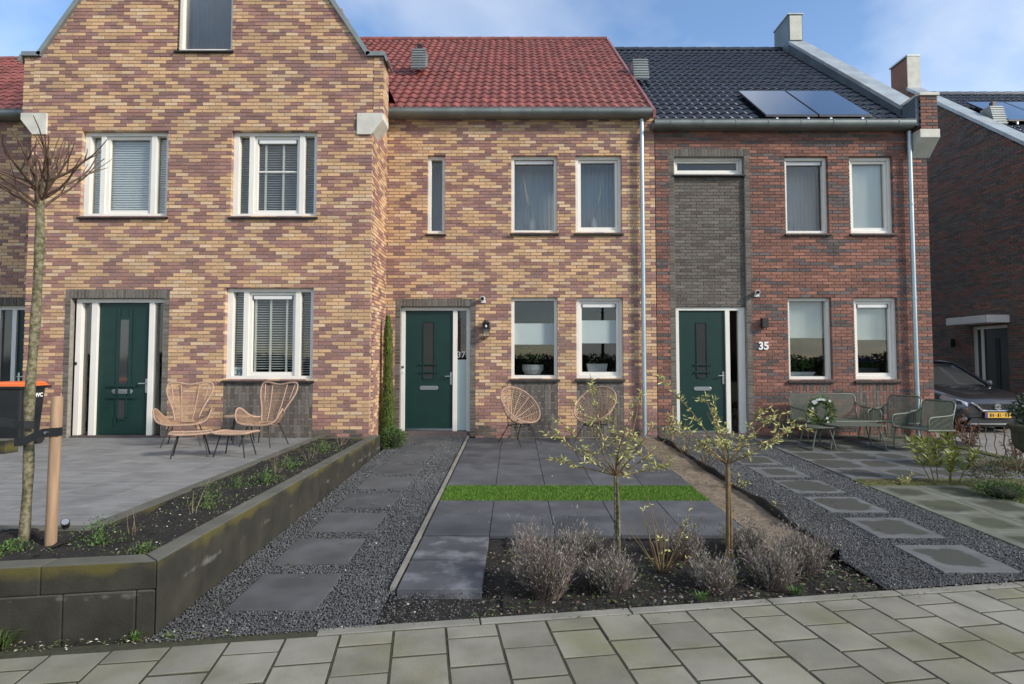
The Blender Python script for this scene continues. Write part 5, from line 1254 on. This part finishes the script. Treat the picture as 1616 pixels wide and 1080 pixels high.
# ================================================================ car on the drive
def car(loc):
    t = thing('parked_car', 'dark grey hatchback parked on the drive behind the fence', 'car', loc)
    # half-profile stations along the length (front at y=0): half width, z under, z shoulder, z top
    st = [(.00, .62, .34, .50, .60), (.06, .76, .24, .56, .68), (.20, .84, .19, .64, .76), (.45, .87, .17, .70, .84), (.80, .88, .17, .76, .90), (1.15, .88, .17, .82, .955), (1.6, .88, .17, .88, .97), (2.6, .88, .17, .90, .97), (3.5, .87, .18, .93, .98), (3.85, .82, .24, .92, .98), (3.95, .74, .32, .80, .90)]
    P = []
    for (y, w, zu, zs, zt) in st:
        row = []
        for f, z in ((.0, zu), (.86, zu), (.97, zu + .10), (1.0, (zu + zs) / 2), (.985, zs), (.93, zs + (zt - zs) * .55), (.80, zt - .012), (.45, zt), (0, zt + .012)): row.append((w * f, y, z))
        P.append([(-x, yy, z) for x, yy, z in row[:0:-1]] + row)
    m_ = MB(); P2 = [r_[::-1] for r_ in P]
    m_.grid(P2); m_.add(P2[0], [tuple(range(len(P2[0])))]); m_.add(P2[-1], [tuple(range(len(P2[-1])))]); b = m_.build('body', 'car_paint', t, smooth=True)
    # greenhouse
    gh = [(1.12, .74, .955, .955), (1.90, .60, .97, 1.43), (2.25, .585, .97, 1.475), (3.1, .58, .97, 1.46), (3.6, .56, .97, 1.30), (3.92, .66, .97, .99)]
    m_ = MB(); Q = []
    for (y, w, z0_, z1_) in gh: Q.append([(-.76, y, z0_ - .02), (-w - .01, y, z1_ - .03), (-w * .8, y, z1_), (w * .8, y, z1_), (w + .01, y, z1_ - .03), (.76, y, z0_ - .02)])
    m_.grid(Q); m_.build('windscreen', 'pane_dark', t, smooth=True)
    m_ = MB(); m_.grid([[(-.60, 1.92, 1.425), (-.48, 1.90, 1.452), (0, 1.88, 1.462), (.48, 1.90, 1.452), (.60, 1.92, 1.425)], [(-.59, 2.3, 1.47), (-.47, 2.28, 1.495), (0, 2.27, 1.505), (.47, 2.28, 1.495), (.59, 2.3, 1.47)], [(-.585, 3.2, 1.45), (-.47, 3.2, 1.475), (0, 3.2, 1.485), (.47, 3.2, 1.475), (.585, 3.2, 1.45)]]); m_.build('roof', 'car_paint', t, smooth=True)
    for s in (-1, 1):
        m_ = MB(); m_.tube([(s * .775, 1.10, .945), (s * .685, 1.55, 1.22), (s * .605, 1.92, 1.432), (s * .60, 2.4, 1.478), (s * .585, 3.2, 1.455)], .026, 6); m_.build('pillar', 'car_paint', t, smooth=True)
        m_ = MB(); m_.lathe([(.0, -.06), (.09, -.05), (.10, .0), (.08, .05), (0, .065)], (s * .96, 1.35, .99), 12, sx=1, sy=.6); m_.build('mirror', 'car_paint', t, smooth=True)
        H_ = [(s * .50, .035, .595), (s * .60, .055, .655), (s * .74, .13, .705), (s * .835, .40, .765), (s * .865, .42, .70), (s * .84, .22, .62), (s * .72, .055, .56), (s * .58, .02, .555)]
        m_ = MB(); m_.add([(x * 1.012, y - .018, z) for x, y, z in H_] + [(x * .9, y + .06, z) for x, y, z in H_], [tuple(range(8))] + [(i, (i + 1) % 8, 8 + (i + 1) % 8, 8 + i) for i in range(8)]); hl = m_.build('headlight', 'headlight', t)
        m_ = MB(); m_.lathe([(.0, 0), (.035, .0), (.045, .02)], (0, 0, 0), 12); lo = m_.build('lens', 'black_plastic', hl); lo.rotation_euler = (R(90), 0, s * .5); lo.location = (s * .70, .075, .625)
        for y in (.82, 3.18):
            m_ = MB(); m_.tube([(s * .70, y, .31), (s * .885, y, .31)], .31, 24); wh = m_.build('wheel', 'tyre', t); m_ = MB(); m_.tube([(s * .886, y, .31), (s * .893, y, .31)], .20, 20); m_.build('rim', 'steel', wh)
        m_ = MB(); m_.tube([(s * .63, .02, .30), (s * .66, .0, .30)], .04, 12); m_.build('fog_lamp', 'headlight', t)
    m_ = MB(); m_.prism([(-.44, .585), (-.30, .475), (.30, .475), (.44, .585), (.40, .612), (-.40, .612)], -.030, .03); gr = m_.build('grille', 'black_plastic', t)
    m_ = MB()
    for k in range(11):
        x = -.36 + .072 * k; m_.tube([(x, -.034, .48), (x + .07, -.034, .60)], .004, 4); m_.tube([(x + .07, -.034, .48), (x, -.034, .60)], .004, 4)
    m_.build('grille_mesh', 'solar_frame', gr)
    m_ = MB(); m_.tube([(-.52, -.01, .63), (-.42, -.03, .575), (-.31, -.04, .465), (.31, -.04, .465), (.42, -.03, .575), (.52, -.01, .63)], .020, 6); m_.build('chrome_trim', 'chrome', gr, smooth=True)
    # S-shaped emblem
    S = [(-.045, .012), (0, .05), (.045, .022), (.022, .010), (.0, .025), (-.012, .014), (.045, -.022), (.045, -.012), (0, -.05), (-.045, -.022), (-.022, -.010), (0, -.025), (.012, -.014), (-.045, .022)]
    em = MB(); em.prism([(1.5 * a_, 1.25 * b_) for a_, b_ in [(-.055, .018), (0, .06), (.052, .02), (.022, .000), (.012, .012), (.0, .020), (-.014, .010), (.055, -.018), (0, -.06), (-.052, -.02), (-.022, .0), (-.012, -.012), (0, -.020), (.014, -.010)]], -.056, -.040); e = em.build('emblem', 'chrome', gr); e.location = (0, 0, .548)
    m_ = MB(); m_.box(-.26, .26, -.055, -.035, .325, .435); pl = m_.build('number_plate', 'plate_yellow', t); m_ = MB(); m_.box(-.258, -.215, -.0575, -.0552, .327, .433); m_.build('plate_band', 'plate_blue', pl)
    m_ = MB(); m_.prism([(-.62, .20), (.62, .20), (.52, .31), (-.52, .31)], -.012, .05); m_.build('air_intake', 'black_plastic', t)
    m_ = MB(); m_.tube([(-.60, .0, .195), (0, -.03, .19), (.60, .0, .195)], .016, 6); m_.build('bumper_lip', 'steel', t)
    m_ = MB(); m_.box(-.6, .6, .1, 3.8, .12, .2); m_.build('underbody', 'black_plastic', t)
car((9.93, 12.15, .14))
m_ = MB()
for k, (w, h) in enumerate(((.034, .07), (.03, .06), (.02, .012), (.034, .07), (.012, .07), (.02, .012), (.03, .06), (.034, .07))):
    x = 9.93 - .17 + k * .052; m_.box(x, x + w * .9, 12.15 - .0572, 12.15 - .0555, .14 + .38 - h / 2, .14 + .38 + h / 2); pass
pc = [o for o in bpy.data.objects if o.name.startswith('number_plate')][0]
ORG['tmp'] = 0
m_.v = [v - np.array([9.93, 12.15, .14]) for v in m_.v]; m_.build('plate_marks', 'black_plastic', pc)
# ================================================================ plants
def branch(mb, p, d, L, r, n=5, wob=.12, r1=None, m=0, sag=0):
    P = [Vector(p)]; d = Vector(d).normalized(); rr = [r]
    for i in range(n):
        d = (d + Vector((random.gauss(0, wob), random.gauss(0, wob), random.gauss(0, wob * .6) + sag))).normalized(); P.append(P[-1] + d * L / n); rr.append(r + ((r1 if r1 is not None else r * .35) - r) * (i + 1) / n)
    mb.tube(P, rr, 6, m); return P
# pollarded street tree with stakes
t = thing('young_tree', 'slender young tree with a bare knobbly crown in the raised bed at left', 'tree', (-3.53, 4.28, .36))
m_ = MB(); P = cr_([(0, 0, 0), (.015, 0, .5), (-.005, .01, 1.0), (.025, 0, 1.6), (.035, 0, 2.2), (.02, 0, 2.52), (.02, 0, 2.62)], 4)
m_.tube(P, [.033 - .006 * i / len(P) + (.010 if i > len(P) - 4 else 0) + .003 * math.sin(i * 1.7) for i in range(len(P))], 12); m_.build('trunk', 'bark_green', t, smooth=True)
m_ = MB()
for i in range(24):
    a = i * 2.4 + U(-.3, .3); el = U(.1, 1.35); L = U(.34, .66); z = 2.44 + U(-.02, .20)
    P = branch(m_, (.02 + .02 * math.cos(a), .02 * math.sin(a), z), (math.cos(a) * math.cos(el), math.sin(a) * math.cos(el), math.sin(el)), L, .0105, 7, .13, .003, sag=.06)
    for k in (2, 3, 4):
        if random.random() < .8: branch(m_, P[k], (P[k] - P[k - 1]).normalized() + Vector((random.gauss(0, .5), random.gauss(0, .5), .3)), L * U(.2, .5), .005, 4, .1, .002)
m_.build('crown', 'twig_brown', t, smooth=True)
def stake(x, y, z0, z1, label, lean=0):
    t = thing('tree_stake', label, 'stake', (x, y, z0), group='wooden stakes of the young tree')
    m_ = MB(); m_.tube([(0, 0, -.1), (lean * .5, 0, (z1 - z0) * .5), (lean, 0, z1 - z0 - .012), (lean, 0, z1 - z0)], [.036, .036, .036, .031], 14); m_.build('post', 'stake_wood', t, smooth=True); return t
stake(-3.275, 4.20, .36, 1.405, 'round wooden tree stake right of the young tree trunk', .012)
stake(-3.92, 4.36, .36, 1.47, 'round wooden tree stake cut by the left picture edge')
def strap(pts, w, label):
    t = thing('tree_strap', label, 'strap', pts[0], group='black straps on the young tree'); o = Vector(pts[0]); m_ = MB(); P = []
    for p in pts: q = Vector(p) - o; P.append([(q.x, q.y, q.z - w / 2), (q.x, q.y, q.z + w / 2), (q.x, q.y + .006, q.z + w / 2), (q.x, q.y + .006, q.z - w / 2), (q.x, q.y, q.z - w / 2)])
    m_.grid(P); m_.build('webbing', 'black_plastic', t); return t
s_ = strap([(-3.945, 4.30, 1.235), (-3.87, 4.295, 1.232), (-3.58, 4.222, 1.205), (-3.51, 4.218, 1.20), (-3.462, 4.25, 1.195)], .058, 'upper black rubber strap from the left stake to the trunk')
m_ = MB(); 
s_ = strap([(-3.59, 4.26, 1.075), (-3.575, 4.218, 1.075), (-3.50, 4.205, 1.085), (-3.33, 4.158, 1.150), (-3.275, 4.152, 1.155), (-3.225, 4.165, 1.157), (-3.222, 4.20, 1.157)], .058, 'lower black rubber strap from the right stake to the trunk')
m_ = MB(); m_.tube([(.29, -.104, .078), (.29, -.114, .078)], .010, 8); m_.build('bolt', 'steel', s_)

def leaf_tuft(mb, p, n, L, W, spread=.9, up=.35, m=0):
    for i in range(n): mb.leaf(p, (random.gauss(0, spread), random.gauss(0, spread), random.gauss(up, spread * .6)), (random.gauss(0, 1), random.gauss(0, 1), random.gauss(0, 1)), L * U(.6, 1.2), W * U(.7, 1.2), m)
def willow(loc, label, hz, stems, dirs, extra=0):
    t = thing('dwarf_willow', label, 'tree', loc, group='young standard willows in the lavender bed')
    m_ = MB()
    for k in range(stems):
        a = k * 2.1; m_.tube([(.022 * math.cos(a), .022 * math.sin(a), -.03), (.016 * math.cos(a) + .004, .014 * math.sin(a), hz * .5), (.007 * math.cos(a + .4), .007 * math.sin(a + .4), hz + .01)], [.013, .0125, .012], 8)
    m_.build('trunk', ['bark_green' if stems < 3 else 'twig_olive'], t, smooth=True)
    m_ = MB(); l_ = MB()
    for (a, el, L) in dirs:
        d = Vector((math.cos(a) * math.cos(el), math.sin(a) * math.cos(el), math.sin(el))); P = branch(m_, (0, 0, hz), d, L, .0075, 9, .07, .0028, sag=.015)
        for i in range(2, 10):
            dd = (P[i] - P[i - 1]).normalized()
            for s in range(2):
                if random.random() < .42:
                    sd = (dd + Vector((random.gauss(0, .8), random.gauss(0, .8), random.gauss(.25, .5)))).normalized(); Q = branch(m_, P[i], sd, U(.08, .22), .0035, 4, .15, .0015)
                    for q in Q[1:]:
                        if random.random() < .55: leaf_tuft(l_, q, random.randint(3, 6), .058, .014, .8)
            if random.random() < .5: leaf_tuft(l_, P[i], random.randint(2, 4), .045, .012)
        leaf_tuft(l_, P[-1], 7, .05, .013)
    m_.build('branches', 'twig_olive', t, smooth=True); l_.build('crown', ['leaf_willow'], t)
random.seed(12)
willow((.845, 4.93, zg(4.93) - .04), 'two-stemmed young willow with pale yellow-green leaves in front of the turf', .70, 2,
       [(2.95, .55, .62), (2.6, .9, .66), (.6, 1.05, .78), (.25, .45, .60), (-.4, .75, .55), (1.6, .95, .6), (3.6, .75, .6), (4.6, .95, .5), (.1, .12, .42), (2.2, 1.2, .75), (3.2, .22, .50)])
willow((1.80, 5.0, zg(5.0) - .04), 'three-stemmed young willow with pale leaves at the end of the sandy strip', .78, 3,
       [(2.75, 1.05, .92), (.12, .40, .72), (.35, .62, .66), (2.9, .45, .52), (-.4, .4, .62), (1.6, .8, .5), (4.4, .7, .4), (3.4, .7, .62), (-.1, .85, .55), (2.4, 1.25, .6)])
def shrub(loc, n, h, sp, label, name='bush', stemm='twig_olive', leafm='leaf_willow', tuft=.4, L=.04, cat='shrub', r=.006):
    t = thing(name, label, cat, loc); m_ = MB(); l_ = MB()
    for i in range(n):
        a = U(0, 6.28); el = U(.75, 1.45); P = branch(m_, (.02 * math.cos(a), .02 * math.sin(a), -.02), (math.cos(a) * math.cos(el) * sp, math.sin(a) * math.cos(el) * sp, math.sin(el)), h * U(.6, 1.1), r, 6, .08, r * .35)
        for q in P[2:]:
            if random.random() < tuft: leaf_tuft(l_, q, 4, L, L * .35)
    m_.build('stems', stemm, t, smooth=True); l_.build('leaves', leafm, t); return t
shrub((1.17, 4.72, zg(4.72) - .04), 15, .62, 1.0, 'upright bare-stemmed shrub with few yellow leaves between the two willows', 'upright_shrub', tuft=.30)
def lavender(loc, r, h, label, n=520, lean=0.0):
    t = thing('lavender', label, 'plant', loc, group='winter lavender bushes in the front bed'); m_ = MB(); l_ = MB()
    for i in range(n):
        a = U(0, 6.28); rad = math.sqrt(random.random()) ; bx, by = rad * r * .45 * math.cos(a), rad * r * .45 * math.sin(a)
        d = Vector((math.cos(a) * rad * .48 + random.gauss(0, .12) + lean, math.sin(a) * rad * .48 + random.gauss(0, .15), 1.0)).normalized(); L = h * U(.5, 1.1) * (1 - .22 * rad) * (.86 + .2 * math.sin(3 * a + n) + .1 * math.sin(7 * a))
        p = Vector((bx, by, -.03)); w = Vector((d.y, -d.x, .3)).normalized() * .0022
        q = p + d * L + Vector((random.gauss(0, .02), random.gauss(0, .02), 0)); mdl = p.lerp(q, .55) + Vector((random.gauss(0, .012), random.gauss(0, .012), 0))
        m_.add([p - w, p + w, mdl + w, q, mdl - w], [(0, 1, 2, 4), (4, 2, 3)])
        for k in range(5):
            f = U(.25, 1.0); c = p.lerp(mdl, f / .55) if f < .55 else mdl.lerp(q, (f - .55) / .45)
            l_.leaf(c, (d.x + random.gauss(0, .5), d.y + random.gauss(0, .5), 1 + random.gauss(0, .3)), (random.gauss(0, 1), random.gauss(0, 1), .2), U(.022, .048), U(.004, .0075), 1 if random.random() < .15 else 0)
    m_.build('stems', 'lavender_stem', t); l_.build('foliage', ['lavender_grey', 'leaf_weed'], t)
random.seed(5)
lavender((.225, 4.30, zg(4.3) - .03), .25, .62, 'tallest grey lavender bush, beside the chalk-marked slabs', 1050)
lavender((.70, 4.36, zg(4.36) - .03), .20, .38, 'grey-brown lavender at the foot of the two-stemmed willow', 620)
lavender((1.46, 4.38, zg(4.38) - .03), .20, .34, 'low lavender right of the bare-stemmed shrub, near the pavement', 560)
lavender((1.92, 4.45, zg(4.45) - .03), .22, .42, 'lavender in front of the three-stemmed willow', 640)
lavender((2.27, 4.70, zg(4.7) - .03), .20, .46, 'rightmost lavender bush beside the gravel of number 35', 600)
lavender((1.98, 5.12, zg(5.12) - .03), .24, .36, 'lavender at the terrace corner by the sandy strip', 420)
lavender((.60, 5.15, zg(5.15) - .03), .24, .26, 'short rusty lavender against the terrace front edge', 420)
lavender((1.40, 5.02, zg(5.02) - .03), .24, .36, 'lavender behind the bare-stemmed shrub at the terrace edge', 420)
# columnar cypress and round box bush beside the door of 37
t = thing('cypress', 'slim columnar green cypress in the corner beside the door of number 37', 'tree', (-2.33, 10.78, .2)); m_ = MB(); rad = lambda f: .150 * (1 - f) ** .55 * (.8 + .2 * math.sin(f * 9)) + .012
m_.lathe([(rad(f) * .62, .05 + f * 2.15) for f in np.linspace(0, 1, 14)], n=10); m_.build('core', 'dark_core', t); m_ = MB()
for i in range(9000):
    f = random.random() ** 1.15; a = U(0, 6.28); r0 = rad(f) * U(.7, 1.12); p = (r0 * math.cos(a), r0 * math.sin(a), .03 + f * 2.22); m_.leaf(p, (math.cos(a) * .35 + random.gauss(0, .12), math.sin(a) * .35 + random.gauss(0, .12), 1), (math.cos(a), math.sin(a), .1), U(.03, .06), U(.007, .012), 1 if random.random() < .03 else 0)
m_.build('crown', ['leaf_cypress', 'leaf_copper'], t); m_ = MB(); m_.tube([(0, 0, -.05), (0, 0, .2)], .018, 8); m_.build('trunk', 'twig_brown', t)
def cushion(loc, rx, ry, rz, n, L, leafm, label, name='low_bush', second=None, frac=.2, core=True):
    t = thing(name, label, 'shrub', loc); m_ = MB()
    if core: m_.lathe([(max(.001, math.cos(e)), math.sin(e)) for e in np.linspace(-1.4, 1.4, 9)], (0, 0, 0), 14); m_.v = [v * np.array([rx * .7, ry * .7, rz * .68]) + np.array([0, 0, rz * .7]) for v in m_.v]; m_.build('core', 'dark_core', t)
    m_ = MB()
    for i in range(n):
        d = Vector((random.gauss(0, 1), random.gauss(0, 1), random.gauss(.2, 1))).normalized(); k = U(.72, 1.08) + .12 * math.sin(d.x * 7 + d.y * 5) ; p = (d.x * rx * k, d.y * ry * k, max(.0, rz * .7 + d.z * rz * .9 * k))
        m_.leaf(p, d + Vector((random.gauss(0, .5), random.gauss(0, .5), .5)), (random.gauss(0, 1), random.gauss(0, 1), 1), L * U(.6, 1.3), L * U(.25, .5), 1 if (second and random.random() < frac) else 0)
    m_.build('foliage', [leafm] + ([second] if second else []), t); return t
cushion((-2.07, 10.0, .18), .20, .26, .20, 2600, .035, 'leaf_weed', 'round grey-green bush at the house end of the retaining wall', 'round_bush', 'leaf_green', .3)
# weeds, twigs and herbs in the raised bed
random.seed(21)
k_ = 0
for (x, y, r, h, lab) in ((-2.95, 4.22, .13, .15, 'feathery green weed right of the tree stakes in the raised bed'), (-2.72, 5.25, .14, .16, 'bushy green weed near the front of the raised bed side'), (-2.62, 6.25, .15, .10, 'bright green weed patch halfway along the raised bed'), (-2.85, 6.1, .12, .10, 'green weed patch at the terrace side of the raised bed'), (-2.75, 7.2, .16, .10, 'green herb patch behind the bare twigs in the raised bed'), (-2.70, 8.3, .2, .10, 'low green herbs near the house end of the raised bed'), (-3.45, 4.05, .12, .06, 'small mossy weed at the foot of the young tree'), (-2.50, 4.02, .07, .05, 'small lettuce-green weed behind the wall corner')):
    t = thing('weed', lab, 'plant', (x, y, bedz(x, y) - .01), group='weeds in the raised bed'); m_ = MB()
    for i in range(int(330 * r / .13)):
        a = U(0, 6.28); q = abs(random.gauss(0, .75)) * r; m_.leaf((q * math.cos(a) + .04 * math.sin(a * 3), q * math.sin(a) * 1.3, max(0, random.random() ** 1.6 * h * 1.5 * (1 - q / r * .45))), (random.gauss(0, .7), random.gauss(0, .7), .6), (random.gauss(0, 1), random.gauss(0, 1), 1), U(.015, .038), U(.006, .014))
    m_.build('leaves', 'leaf_weed' if k_ % 2 else 'leaf_green', t); k_ += 1
for (x, y, h, n, lab) in ((-2.68, 4.95, .36, 3, 'pale forked bare twig in the middle of the raised bed'), (-2.72, 6.75, .30, 9, 'clump of pale bare stems halfway along the raised bed'), (-2.68, 7.7, .22, 8, 'second clump of dry stems farther along the raised bed'), (-2.62, 8.9, .26, 12, 'dry pale stem clump at the house end of the raised bed'), (-2.86, 4.45, .22, 4, 'slanting brown twigs near the front corner of the raised bed')):
    shrub((x, y, bedz(x, y) - .01), n, h, 1.0, lab, 'dry_stems', 'stem_dry', 'leaf_litter', .04, .02, 'plant', .004)
# grass tuft, little weeds by the pavement
def tuft(loc, n, h, r, label, m='leaf_weed', cat='plant', name='grass_tuft'):
    t = thing(name, label, cat, loc); m_ = MB()
    for i in range(n):
        a = U(0, 6.28); q = U(0, r * .5); o = Vector((q * math.cos(a), q * math.sin(a), -.01)); d = Vector((math.cos(a) * U(.1, .9), math.sin(a) * U(.1, .9), 1)).normalized(); L = h * U(.5, 1.15); w = Vector((-math.sin(a), math.cos(a), 0)) * .0028
        mid = o + d * L * .6; tip = mid + Vector((math.cos(a) * .6, math.sin(a) * .6, .1)).normalized() * L * .5; m_.add([o - w, o + w, mid + w * .8, tip, mid - w * .8], [(0, 1, 2, 4), (4, 2, 3)])
    m_.build('blades', m, t)
tuft((-3.02, 3.50, .0), 240, .17, .16, 'green grass tuft at the foot of the retaining wall, left picture edge')
tuft((-2.28, 3.60, .0), 40, .07, .06, 'small weed at the corner of the retaining wall', 'leaf_green', name='small_weed')
tuft((-2.08, 3.62, .0), 60, .04, .08, 'flat weed in the gravel beside the retaining wall corner', 'leaf_weed', name='small_weed')
tuft((1.30, 4.16, .01), 50, .08, .08, 'green weed at the pavement edge below the bare-stemmed shrub', 'leaf_green', name='small_weed')
tuft((2.02, 4.28, .01), 60, .07, .10, 'bright weed at the pavement edge in front of the right lavenders', 'leaf_green', name='small_weed')
litter('wall_foot_litter', 240, lambda: U(-3.2, -1.6), lambda x: edgeY(x) + U(-.04, .07), lambda x, y: .0, ['leaf_litter', 'leaf_weed', 'moss', 'shell_bit'], 'dirt, shells and leaf bits along the pavement edge at left', 'leaf litter', (.008, .028))
litter('pavement_litter', 130, lambda: U(.2, 4.2), lambda x: edgeY(x) + U(-.16, .02), lambda x, y: .004, ['leaf_litter', 'twig_brown', 'leaf_dark'], 'twigs and leaf scraps along the pavement kerb at right', 'leaf litter', (.006, .03))
# sandy strip growth, stake by the wall
random.seed(33)
shrub((2.72, 9.4, zg(9.4)), 12, .55, 1.3, 'straggly yellow-leaved hedge plant at the house end of the sandy strip', 'hedge_plant', 'twig_olive', 'leaf_willow', .4, .045)
shrub((2.70, 8.3, zg(8.3)), 11, .42, 1.4, 'low straggly hedge plant halfway along the sandy strip', 'hedge_plant', 'twig_brown', 'leaf_willow', .35, .045)
shrub((2.68, 7.2, zg(7.2)), 8, .26, 1.5, 'small leafy hedge plant on the sandy strip beside the turf', 'hedge_plant', 'twig_brown', 'leaf_willow', .4, .045)
shrub((2.70, 6.2, zg(6.2)), 5, .16, 1.5, 'tiny hedge plant with dry leaves by the black edging', 'hedge_plant', 'twig_brown', 'leaf_willow', .4, .04)
t = thing('bamboo_stick', 'thin wooden stick standing between the two houses by the drainpipe', 'stick', (2.86, 10.7, zg(10.7))); m_ = MB(); m_.tube([(0, 0, -.05), (.01, 0, .62)], .018, 8); m_.build('pole', 'stake_wood', t)
# oleander, low bush and yellow weed of number 35
t = thing('oleander', 'upright yellow-green oleander with narrow leaves at the edge of the damp terrace', 'plant', (5.42, 7.50, zg(7.5) - .02)); m_ = MB(); l_ = MB()
for (x, y, h, a, el) in ((-.10, 0, .52, 2.8, 1.35), (-.02, .05, .50, 1.5, 1.45), (.10, 0, .58, .5, 1.4), (.16, -.05, .44, -.3, 1.2), (.03, -.06, .38, 4.5, 1.2), (-.16, -.03, .55, 3.1, 1.25)):
    P = branch(m_, (x, y, 0), (math.cos(a) * math.cos(el), math.sin(a) * math.cos(el), math.sin(el)), h, .008, 7, .05, .004)
    for q in P[3:]:
        for k in range(20): b = U(0, 6.28); l_.leaf(q, (math.cos(b) * .55, math.sin(b) * .55, U(.1, 1)), (-math.sin(b), math.cos(b), .4), U(.09, .16), U(.012, .020))
m_.build('stems', 'twig_olive', t); l_.build('leaves', 'leaf_oleander', t)
cushion((5.92, 7.05, zg(7.05)), .42, .36, .24, 2600, .04, 'stem_dry', 'low mossy brown-green bush on the soil right of the oleander', 'low_bush', 'leaf_weed', .4, core=False)
cushion((5.55, 6.75, zg(6.75)), .25, .22, .10, 900, .035, 'leaf_weed', 'flat green cushion plant in front of the low brown bush', 'low_bush', 'leaf_green', .4)
shrub((5.95, 7.15, zg(7.1) + .25), 16, .28, 1.5, 'thin reddish twigs rising from the low bush', 'red_twigs', 'leaf_copper', 'leaf_weed', .15, .02, 'plant', .0035)
shrub((4.90, 7.46, zg(7.46)), 4, .16, 1.2, 'tiny yellow-leaved weed at the terrace front edge', 'small_weed', 'twig_olive', 'leaf_willow', .9, .05, 'plant', .003)
# wavy wire fence along the drive
t = thing('wire_fence', 'low rusty fence of wavy upright rods between terrace and drive', 'fence', (7.52, 9.5, .17), world=True)
ys_f = list(np.arange(10.7, 6.9, -.165))
for i, y in enumerate(ys_f):
    x = 7.50 + .012 * math.sin(i * 2.1); z0 = zg(y) - .02; m_ = MB(); ph = U(0, 6.28); thick = .010 if i % 4 == 2 else .0065; h_ = U(.40, .50)
    m_.tube([(x + .018 * math.sin(k * 1.25 + ph), y + .018 * math.cos(k * 1.1 + ph), z0 + h_ * k / 10) for k in range(11)], thick, 6); m_.build('rod', 'rust_wire', t, smooth=True)
m_ = MB(); m_.tube([(7.50, y, zg(y) + .36 + .015 * math.sin(i)) for i, y in enumerate(ys_f)], .0045, 5); m_.build('rail', 'rust_wire', t)
m_ = MB(); m_.grid([[(7.42, y, zg(y) + .012), (7.50, y, zg(y) + .03), (7.60, y, zg(y) + .012), (7.62, y, .10)] for y in np.linspace(4.9, 11.1, 40)]); o = m_.build('moss_verge', 'moss', smooth=True); structure(o)
# copper beech hedge remnants
random.seed(44)
for (x, y, h, n, lab) in ((7.72, 10.55, .62, 34, 'copper-leaved beech twig clump beside the house corner'), (7.68, 9.95, .42, 16, 'low copper-leaved twigs in the fence in front of the car wheel'), (7.62, 8.95, .42, 9, 'copper-leaved twig in front of the car number plate')):
    shrub((x, y, zg(y)), n, h, .9, lab, 'beech_hedge', 'twig_brown', 'leaf_copper', .85, .055, 'hedge', .005)
# stone urn with plant
t = thing('stone_urn', 'mossy stone urn with a green plant at the right picture edge', 'planter', (7.10, 8.02, zg(8.02)))
m_ = MB(); m_.box(-.19, .19, -.19, .19, -.02, .06); m_.lathe([(.15, .06), (.16, .09), (.09, .13), (.07, .18), (.09, .22), (.17, .27), (.24, .33), (.27, .42), (.275, .56), (.31, .60), (.32, .64), (.29, .65), (.26, .60), (.0, .58)], n=28); m_.build('urn_body', 'urn_stone', t, smooth=True)
m_ = MB(); leafy(m_, (0, 0, .82), .26, .26, .24, 700, .08); m_.build('foliage', 'leaf_dark', t)

# ================================================================ the street behind the viewer (seen only as reflections in the panes)
def far_house(x, w, y, hw, hr, label):
    t = thing('opposite_house', label, 'house', (x, y, -.1), group='houses across the street'); m_ = MB(); m_.box(-w / 2, w / 2, -7, 0, 0, hw); m_.build('wall', 'far_brick', t)
    m_ = MB(); m_.prism([(.4, hw), (-3.5, hr), (-7.4, hw)], -w / 2, w / 2, axis='x'); rf = m_.build('roof', 'tile_black', t); m_ = MB(); m_.box(w / 2 - .7, w / 2 - .1, -4.1, -2.9, hr - .8, hr + .9); m_.build('chimney', 'far_brick', rf)
    for i in range(3):
        for z in (.9, 3.6): m_ = MB(); m_.box(-w / 2 + 1 + i * (w - 2.2) / 2 - .3, -w / 2 + 1.2 + i * (w - 2.2) / 2 + .7, .0, .06, z, z + 1.5); m_.build('window', 'pane_dark', t)
far_house(-9, 7, -30, 5.6, 9.2, 'left of the dark-roofed houses across the street'); far_house(20.5, 8, -30, 7.5, 11.6, 'right of the dark-roofed houses across the street, with chimney')
t = thing('street_lamp', 'dark street lamp post behind the viewer, mirrored in the window of number 37', 'street lamp', (3.9, -3.2, -.05)); m_ = MB(); m_.tube([(0, 0, 0), (0, 0, 1), (0, 0, 5.4)], [.09, .07, .05], 12); m_.build('post', 'black_metal', t); m_ = MB(); m_.tube([(0, 0, 5.3), (0, .5, 5.5), (0, .9, 5.5)], [.04, .05, .06], 8); m_.build('lamp_head', 'black_metal', t)
random.seed(3); m_ = MB()
for i in range(17): leafy(m_, (-40 + i * 5.2 + U(-.8, .8), -27 + U(-1, 1), 1.0), 3.4, 1.4, U(.9, 1.35), 3000, .28)
o = m_.build('far_hedge', 'leaf_dark', kind='stuff'); tag(o, 'dark hedge line across the street, seen only as a reflection in the panes', 'hedge')
